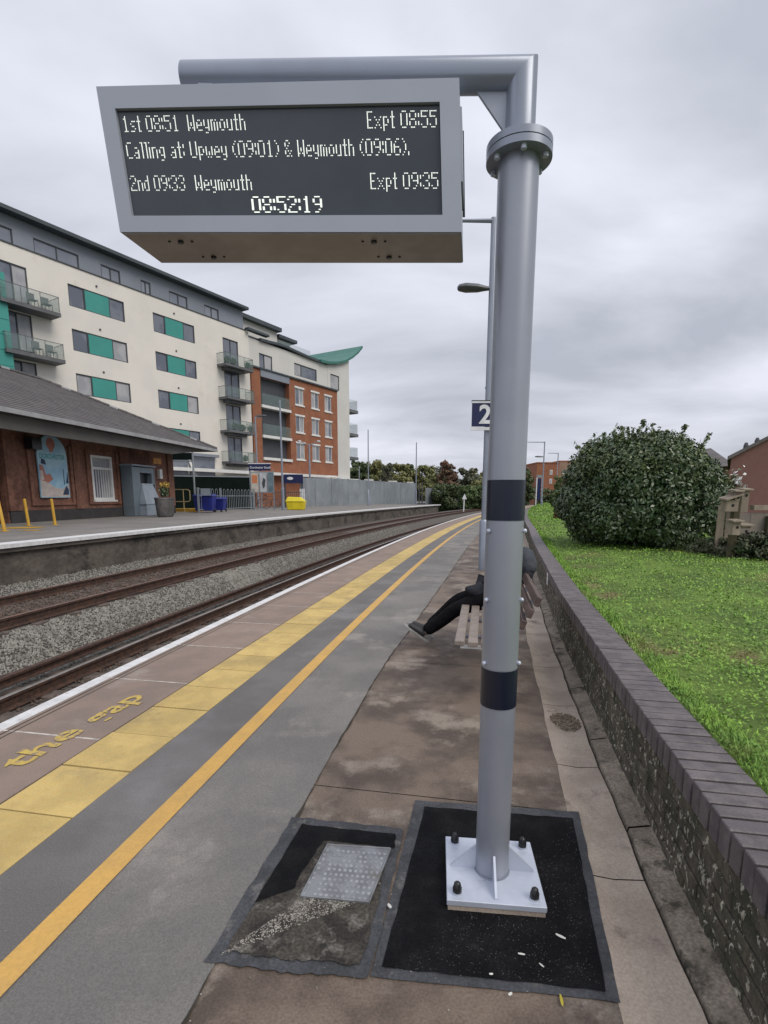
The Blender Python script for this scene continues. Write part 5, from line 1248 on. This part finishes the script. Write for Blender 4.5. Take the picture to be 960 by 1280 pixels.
# corrugated metal fence along the far platform, bay by bay
FP=[(379,632.2,46.5,597),(396,631.5,49,597.5),(416,631,52,598),(436,630.5,55,599),(458,630,59,600.5),(480,629.2,63,602),(500,628.6,68,603),(519,628.0,73,604)]
t=thing('metal_fence',(gx(440,55),55,.4),'long grey corrugated metal fence behind the opposite platform','fence')
for (a,b) in zip(FP,FP[1:]):
    A_=Vector((gx(a[0],a[2]),a[2],.3)); B_=Vector((gx(b[0],b[2]),b[2],.3)); n=20; m=MB()
    zt0,zt1=uz(a[3],a[2]),uz(b[3],b[2]); L_=(B_-A_); nn=Vector((L_.y,-L_.x,0)).normalized()
    for i in range(n*2+1):
        u=i/(n*2); p=A_+L_*u+nn*(.07 if (i//1)%4 in(1,2) else 0); m.v+=[p,Vector((p.x,p.y,zt0+(zt1-zt0)*u))]
    for i in range(n*2): m.f.append((2*i,2*i+2,2*i+3,2*i+1))
    m.build('fence_panel',M['galv'],t)
    MB().box(A_.x-.07,A_.x+.07,A_.y-.1,A_.y+.05,.3,zt0+.05).build('fence_post',M['galv'],t)
t=thing('metal_fence',(gx(537,80),80,.4),'lower and farther grey fence at the end of the opposite platform','fence')
a=Vector((gx(530.5,78),78,.2)); b=Vector((gx(551,84),84,.2))
for i in range(6):
    p=a+(b-a)*(i/6); q=a+(b-a)*((i+.97)/6); zt=uz(610,80); MB().hexa([p,q,q+Vector((0,.08,0)),p+Vector((0,.08,0)),Vector((p.x,p.y,zt)),Vector((q.x,q.y,zt)),Vector((q.x,q.y+.08,zt)),Vector((p.x,p.y+.08,zt))]).build('fence_panel',M['galv'],t)
q=G(545,615,.5); MB().box(gx(541,80),gx(548,80),79.2,79.25,uz(619,79),uz(613,79)).build('notice',M['signw'],t)
for px,ya in ((523,604),(526.5,603)): MB().box(gx(px,76)-.08,gx(px,76)+.08,76,76.2,.2,uz(ya,76)).build('fence_post',M['frame_d'],t)
# white strip lights behind the fence top
wl=mk('strip_roof_white',(.75,.74,.66),rough=.5)
for i,(a,b,y,Y) in enumerate(((405,421,597.3,58),(456,467,600,66),(485,496,602,74),(508,516,603.5,82))):
    tag(MB().box(gx(a,Y),gx(b,Y),Y,Y+2.0,uz(y+1.2,Y),uz(y-1.2,Y)).build('shelter_roof',wl),['longest pale shelter roof just above the metal fence beside the building','pale shelter roof showing above the fence next to the left thin lamp post','short pale roof strip midway along the top of the metal fence','smallest pale roof strip above the far end of the metal fence'][i],'roof')
# lamp posts on the far side
def fl(px,ybase,ytop,Y,label,**kw):
    return lamp('station_lamp',Vector((gx(px,Y),Y,.5)),uz(ytop,Y)-.5,label,group='lamp posts on the opposite platform',**kw)
def leanlamp(px0,px1,y0,y1,Y,label,r=.06,low=1.0):
    return fl((px0+px1)/2,y0,y1,Y,label,top_arm=False,r=r,low=low)
leanlamp(356,357,638,500,35.2,'plain pale lamp post rising beside the yellow grit bin',.07,low=1.45)
leanlamp(461,461,632,537,50,'plain thin lamp post in front of the metal fence near the building end',.06,1.5)
leanlamp(519,519,630,553,60,'farther plain lamp post in front of the end of the metal fence',.07,1.5)
lamp('station_lamp',Vector((gx(326.5,44),44,.4)),uz(521,44)-.4,'lamp post with one pale arm pointing right in front of the brick recess',arm=.5,head_z=uz(520,44)-.4,r=.07,headlen=.95,dirx=1)
t=lamp('station_lamp',Vector((gx(390,50),50,.4)),uz(556,50)-.4,'double-headed white street lamp in front of the brick block',r=.1,top_arm=False)
bx=Vector((gx(390,50),50,uz(556,50)))
MB().tube([bx+Vector((-.8,0,.28)),bx+Vector((-.3,0,.05)),bx,bx+Vector((.3,0,.05)),bx+Vector((.8,0,.28))],.04,6).build('twin_arm',M['steel'],t)
for sx in (-1,1): MB().lathe(bx+Vector((sx*.9,0,.25)),[(.05,-.02),(.18,0),(.2,.08),(.08,.15)],10).build('lamp_head',M['signw'],t,smooth=True)
# gantry over the road by the building end
t=thing('street_lamp',(gx(450,62),62,.3),'slim grey post just right of the white building end','lamp post'); MB().tube([(gx(450,62),62,.3),(gx(450,62),62,uz(583,62))],.07,6).build('post',M['galv'],t)

# ================================================================== TREES
TG='trees beyond the end of the platforms'
px_tree('background_tree',449,574,95,34,'dark tree right of the white building end',F2,21,cnt=5000,leaf=.32,group=None)
for i,(px,yt,Y,wp,mt_,lb,sd) in enumerate([
 (470,572,112,44,F1,'broad olive tree left of the thin lamp posts',31),(497,577,118,42,F1,'rounded olive tree between the two thin lamp posts',32),(484,575,104,18,F5,'spiky grey-green tree above the metal fence',33),
 (510,576,122,26,F2,'dark green tree beside the farther thin lamp post',34),(532,579,120,36,F1,'low olive tree right of the farther thin lamp post',35),
 (561,572,98,30,F3,'reddish-brown autumn tree standing highest above the track end',36),(586,582,100,36,F5,'rounded grey-green tree left of the display post',37),(612,586,104,40,F1,'olive tree partly hidden behind the display post',38),
 (600,600,88,40,F1,'low olive thicket tree behind the track marker',39),(546,588,108,30,F1,'small olive tree below and left of the autumn tree',40),
 (455,579,140,60,F1,'farthest broad tree behind the white building end',41),(505,580,150,60,F1,'wide far tree filling the gap between the two thin lamp posts',42),(548,580,150,60,F5,'wide far grey-green tree behind the autumn tree',43),(598,588,150,60,F1,'wide far tree low behind the display post',44)]):
    px_tree('background_tree',px,yt,Y,wp,lb,mt_,sd,cnt=7500,leaf=.32,group=TG,low=.02)
for i,(px,yt,Y,wp,mt_,lb,sd) in enumerate([
 (560,603,80,44,F2,'dark bush mass at the end of the opposite platform',51),(590,606,74,40,F4,'green bush behind the triangular track marker',52),(616,604,72,36,F2,'dark bush by the track just left of the display post',53)]):
    px_tree('trackside_bush',px,yt,Y,wp,lb,mt_,sd,zb=-.4,cat='bush',cnt=6000,leaf=.2,low=0,trunk=.15)
px_tree('background_tree',655,582,92,30,'dark green tree immediately right of the display post',F2,61,cnt=6000,leaf=.25,low=0)
px_tree('garden_bush',687,611,72,34,'dark hedge-like bush below the distant brick flats',F2,62,cat='bush',cnt=5000,leaf=.2,low=0)
px_tree('garden_bush',704,590,31,26,'mid-green bush tucked against the left of the big bush',F4,63,zb=.4,cat='bush',cnt=5000,leaf=.07,low=0,trunk=.06)
px_tree('garden_bush',699,633,27,13,'small low green plant on the lawn beyond the rusty one',F4,64,zb=.4,cat='plant',cnt=900,leaf=.035,low=0,trunk=.02)
px_tree('garden_plant',698,639,22,14,'small rust-red plant on the lawn left of the big bush',mk('leaf_rust',(.16,.055,.02),(.09,.05,.02),scale=3),65,zb=.44,cat='plant',cnt=1300,leaf=.03,low=0,trunk=.02)
# distant brick flats on the right
def flats(name,x0p,x1p,ytop,Y,dy,label,mat,wins):
    t=thing(name,(gx((x0p+x1p)/2,Y),Y,0),label,'building'); x0,x1=gx(x0p,Y),gx(x1p,Y); zt=uz(ytop,Y)
    MB().box(x0,x1,Y,Y+dy,-.5,zt).build('wall',mat,t); MB().box(x0-.1,x1+.1,Y-.1,Y+dy,zt,zt+.25).build('parapet',M['brickf'],t)
    for (px,py,w_,h_) in wins:
        f=MB().box(gx(px-w_/2,Y),gx(px+w_/2,Y),Y-.06,Y-.01,uz(py+h_/2,Y),uz(py-h_/2,Y)).build('window',M['frame_w'],t); MB().box(gx(px-w_/2+.5,Y),gx(px+w_/2-.5,Y),Y-.08,Y-.061,uz(py+h_/2-.6,Y),uz(py-h_/2+.6,Y)).build('pane',M['blind'],f)
flats('brick_flats',665,692,579,125,12,'distant red brick flats right of the display post',M['brickf'],[(682.5,590.5,3.2,6),(682.5,601.5,3.2,6)])
flats('brick_flats',692,712,577,128,12,'paler brick flats beside the distant red block, behind the bush',mk('buff_brick',(.30,.19,.13),(.26,.165,.115),scale=.8),[(697,590,3,5)])
# house on the right: gable wall facing the track
YH=21.0
t=thing('red_house',(gx(940,YH),YH,.3),'dull red brick house gable behind the fence at the right edge','house')
zl=uz(572,YH); xl=gx(899,YH); xr=gx(1150,YH); xa=(xl+xr)/2; za=zl+(xa-xl)*.52
m=MB(); m.prism([Vector((xl,YH,-.5)),Vector((xr,YH,-.5)),Vector((xr,YH,zl)),Vector((xa,YH,za)),Vector((xl,YH,zl))],(5.4,8,0)); m.build('wall',M['house'],t)
for (p,q) in ((Vector((xl-.25,0,zl-.1)),Vector((xa,0,za+.04))),(Vector((xr+.25,0,zl-.1)),Vector((xa,0,za+.04)))):
    m=MB(); u=Vector((0,0,.14)); m.prism([Vector((p.x,YH-.15,p.z)),Vector((q.x,YH-.15,q.z)),Vector((q.x,YH-.15,q.z))+u,Vector((p.x,YH-.15,p.z))+u],(5.6,8.4,0)); m.build('roof_slope',M['slate'],t)
for px,py in ((932.5,557),(946.5,551)):
    p=atY(px,py,YH+.6); MB().tube([(p.x,p.y,p.z-.35),(p.x,p.y,p.z),(p.x,p.y,p.z+.12)],[.09,.09,.05],8).build('roof_vent',M['frame_d'],t)
t=thing('grey_roofed_house',(gx(885,34),34,.3),'lower dark-roofed house glimpsed between the bush and the red gable','house')
xa0,xa1=gx(868,34),gx(925,34); ze=uz(579,34); zr=uz(563,34)
MB().box(xa0,xa1,36,42,-.5,ze).build('wall',M['house'],t)
m=MB(); m.hexa([(xa0-.5,35.5,ze-.1),(xa1,35.5,ze-.1),(xa1,42,ze-.1),(xa0-.5,42,ze-.1),(xa0+.8,38.5,zr),(xa1,38.5,zr+.55),(xa1,39,zr+.55),(xa0+.8,39,zr)]); m.build('roof',M['slate'],t)

# fence panel, nest boxes, post and brambles at the right edge of the lawn
def W2(px,py,Y): return atY(px,py,Y)
YF=9.6
t=thing('board_fence',(gx(945,YF),YF,.45),'grey board fence panel behind the nest boxes','fence')
for i in range(6):
    a=W2(922+i*17,640,YF).x; b=W2(922+(i+.97)*17,640,YF).x; MB().box(a,b,YF,YF+.03,.35,uz(641,YF)-(0.0)).build('board',M['plyd'],t)
MB().box(W2(940,640,YF).x,W2(1030,640,YF).x,YF-.05,YF+.08,uz(637.5,YF),uz(631.5,YF)).build('capping',M['ply'],t)
MB().box(W2(957,640,YF).x,W2(966,640,YF).x,YF-.1,YF-.01,.35,uz(645,YF)).build('fence_post',M['post'],t)
YN=8.0
pb=W2(911,712,YN); t=thing('nest_box_post',(pb.x,YN,.42),'dark mossy wooden post holding the nest boxes beside the brambles','post')
m=MB(); m.box(pb.x-.04,pb.x+.05,YN-.04,YN+.05,.3,uz(612,YN)); m.build('post',M['post'],t)
def nest(px0,px1,yt,yb,Y,label,roofl,roofr,dep=.13):
    x0,x1=W2(px0,yt,Y).x,W2(px1,yt,Y).x; z1,z0=uz(yt,Y),uz(yb,Y); xm=(x0+x1)/2; x0,x1=xm-(xm-x0)*.85,xm+(x1-xm)*.85; t=thing('nest_box',((x0+x1)/2,Y,z0),label,'nest box','nest boxes on the post')
    MB().box(x0,x1,Y-dep,Y,z0,z1).build('box',M['ply'],t)
    m=MB(); dl,dr=roofl,roofr; m.hexa([(x0-.03,Y-dep-.05,z1+dl),(x1+.03,Y-dep-.05,z1+dr),(x1+.03,Y+.02,z1+dr+.02),(x0-.03,Y+.02,z1+dl+.02),(x0-.03,Y-dep-.05,z1+dl+.022),(x1+.03,Y-dep-.05,z1+dr+.022),(x1+.03,Y+.02,z1+dr+.042),(x0-.03,Y+.02,z1+dl+.042)]); m.build('lid',M['frame_w'] if 0 else M['ply'],t)
    MB().tube([((x0+x1)/2+.01,Y-dep-.004,z1-.08),((x0+x1)/2+.01,Y-dep+.001,z1-.08)],.022,12).build('entrance_hole',M['dark'],t)
nest(900,918,625,639,YN-.06,'widest pale nest box with a sloping lid, on the left of the post',-.01,.075)
nest(912,919,615,626,YN-.065,'narrow upright nest box at the top of the post',.0,.0)
nest(909,920,652,668,YN-.10,'lowest nest box, just below the sloping-lidded one',.0,-.0)
nest(921,931,613,640,YN+.25,'tall nest box right of the post under a pale lid',.0,.0)
nest(919,933,657,660,YN-.02,'small flat-lidded shelf box on the right of the post',.0,.0,dep=.12)
m=MB(); x0=W2(897,650,YN+.3).x; t=thing('board_screen',(x0+.15,YN+.3,.45),'pale vertical boards between the big bush and the nest box post','boards')
for k in range(2): MB().box(x0+k*.14,x0+k*.14+.11,YN+.3,YN+.32,.4,uz(632+k*4,YN+.3)).build('board',M['ply'],t)
bm1=mk('bramble_leaf',(.05,.075,.03),(.075,.08,.045),scale=3,rough=.7)
for i,(px,yt,Y,wp,lb,cn) in enumerate(((905,672,8.4,60,'bramble thicket at the foot of the nest box post',7000),(950,668,8.0,80,'taller weedy thicket at the right edge below the fence',8000),(880,676,9.0,50,'low undergrowth between the big bush and the nest box post',5000))):
    tree('bramble_patch',(gx(px,Y),Y,.42),uz(yt,Y)-.42,wp/FPX*Y,lb,'bramble',bm1,cnt=cn,leaf=.035,trunk=.012,seed=80+i,low=0)
t=tree('climber_shrub',(gx(893,11.5),11.5,.42),uz(585,11.5)-.42,.75,'pale leggy shrub between the big bush and the red gable','shrub',mk('pale_leaf',(.13,.14,.06),(.08,.1,.04),scale=6),cnt=2600,leaf=.045,trunk=.03,seed=90,low=.1)
foliage('blossom',[(tuple(Vector((gx(905,11.5),11.4,uz(600,11.5)))),(.28,.2,.35))],60,.05,M['frame_w'],t,shell=1)
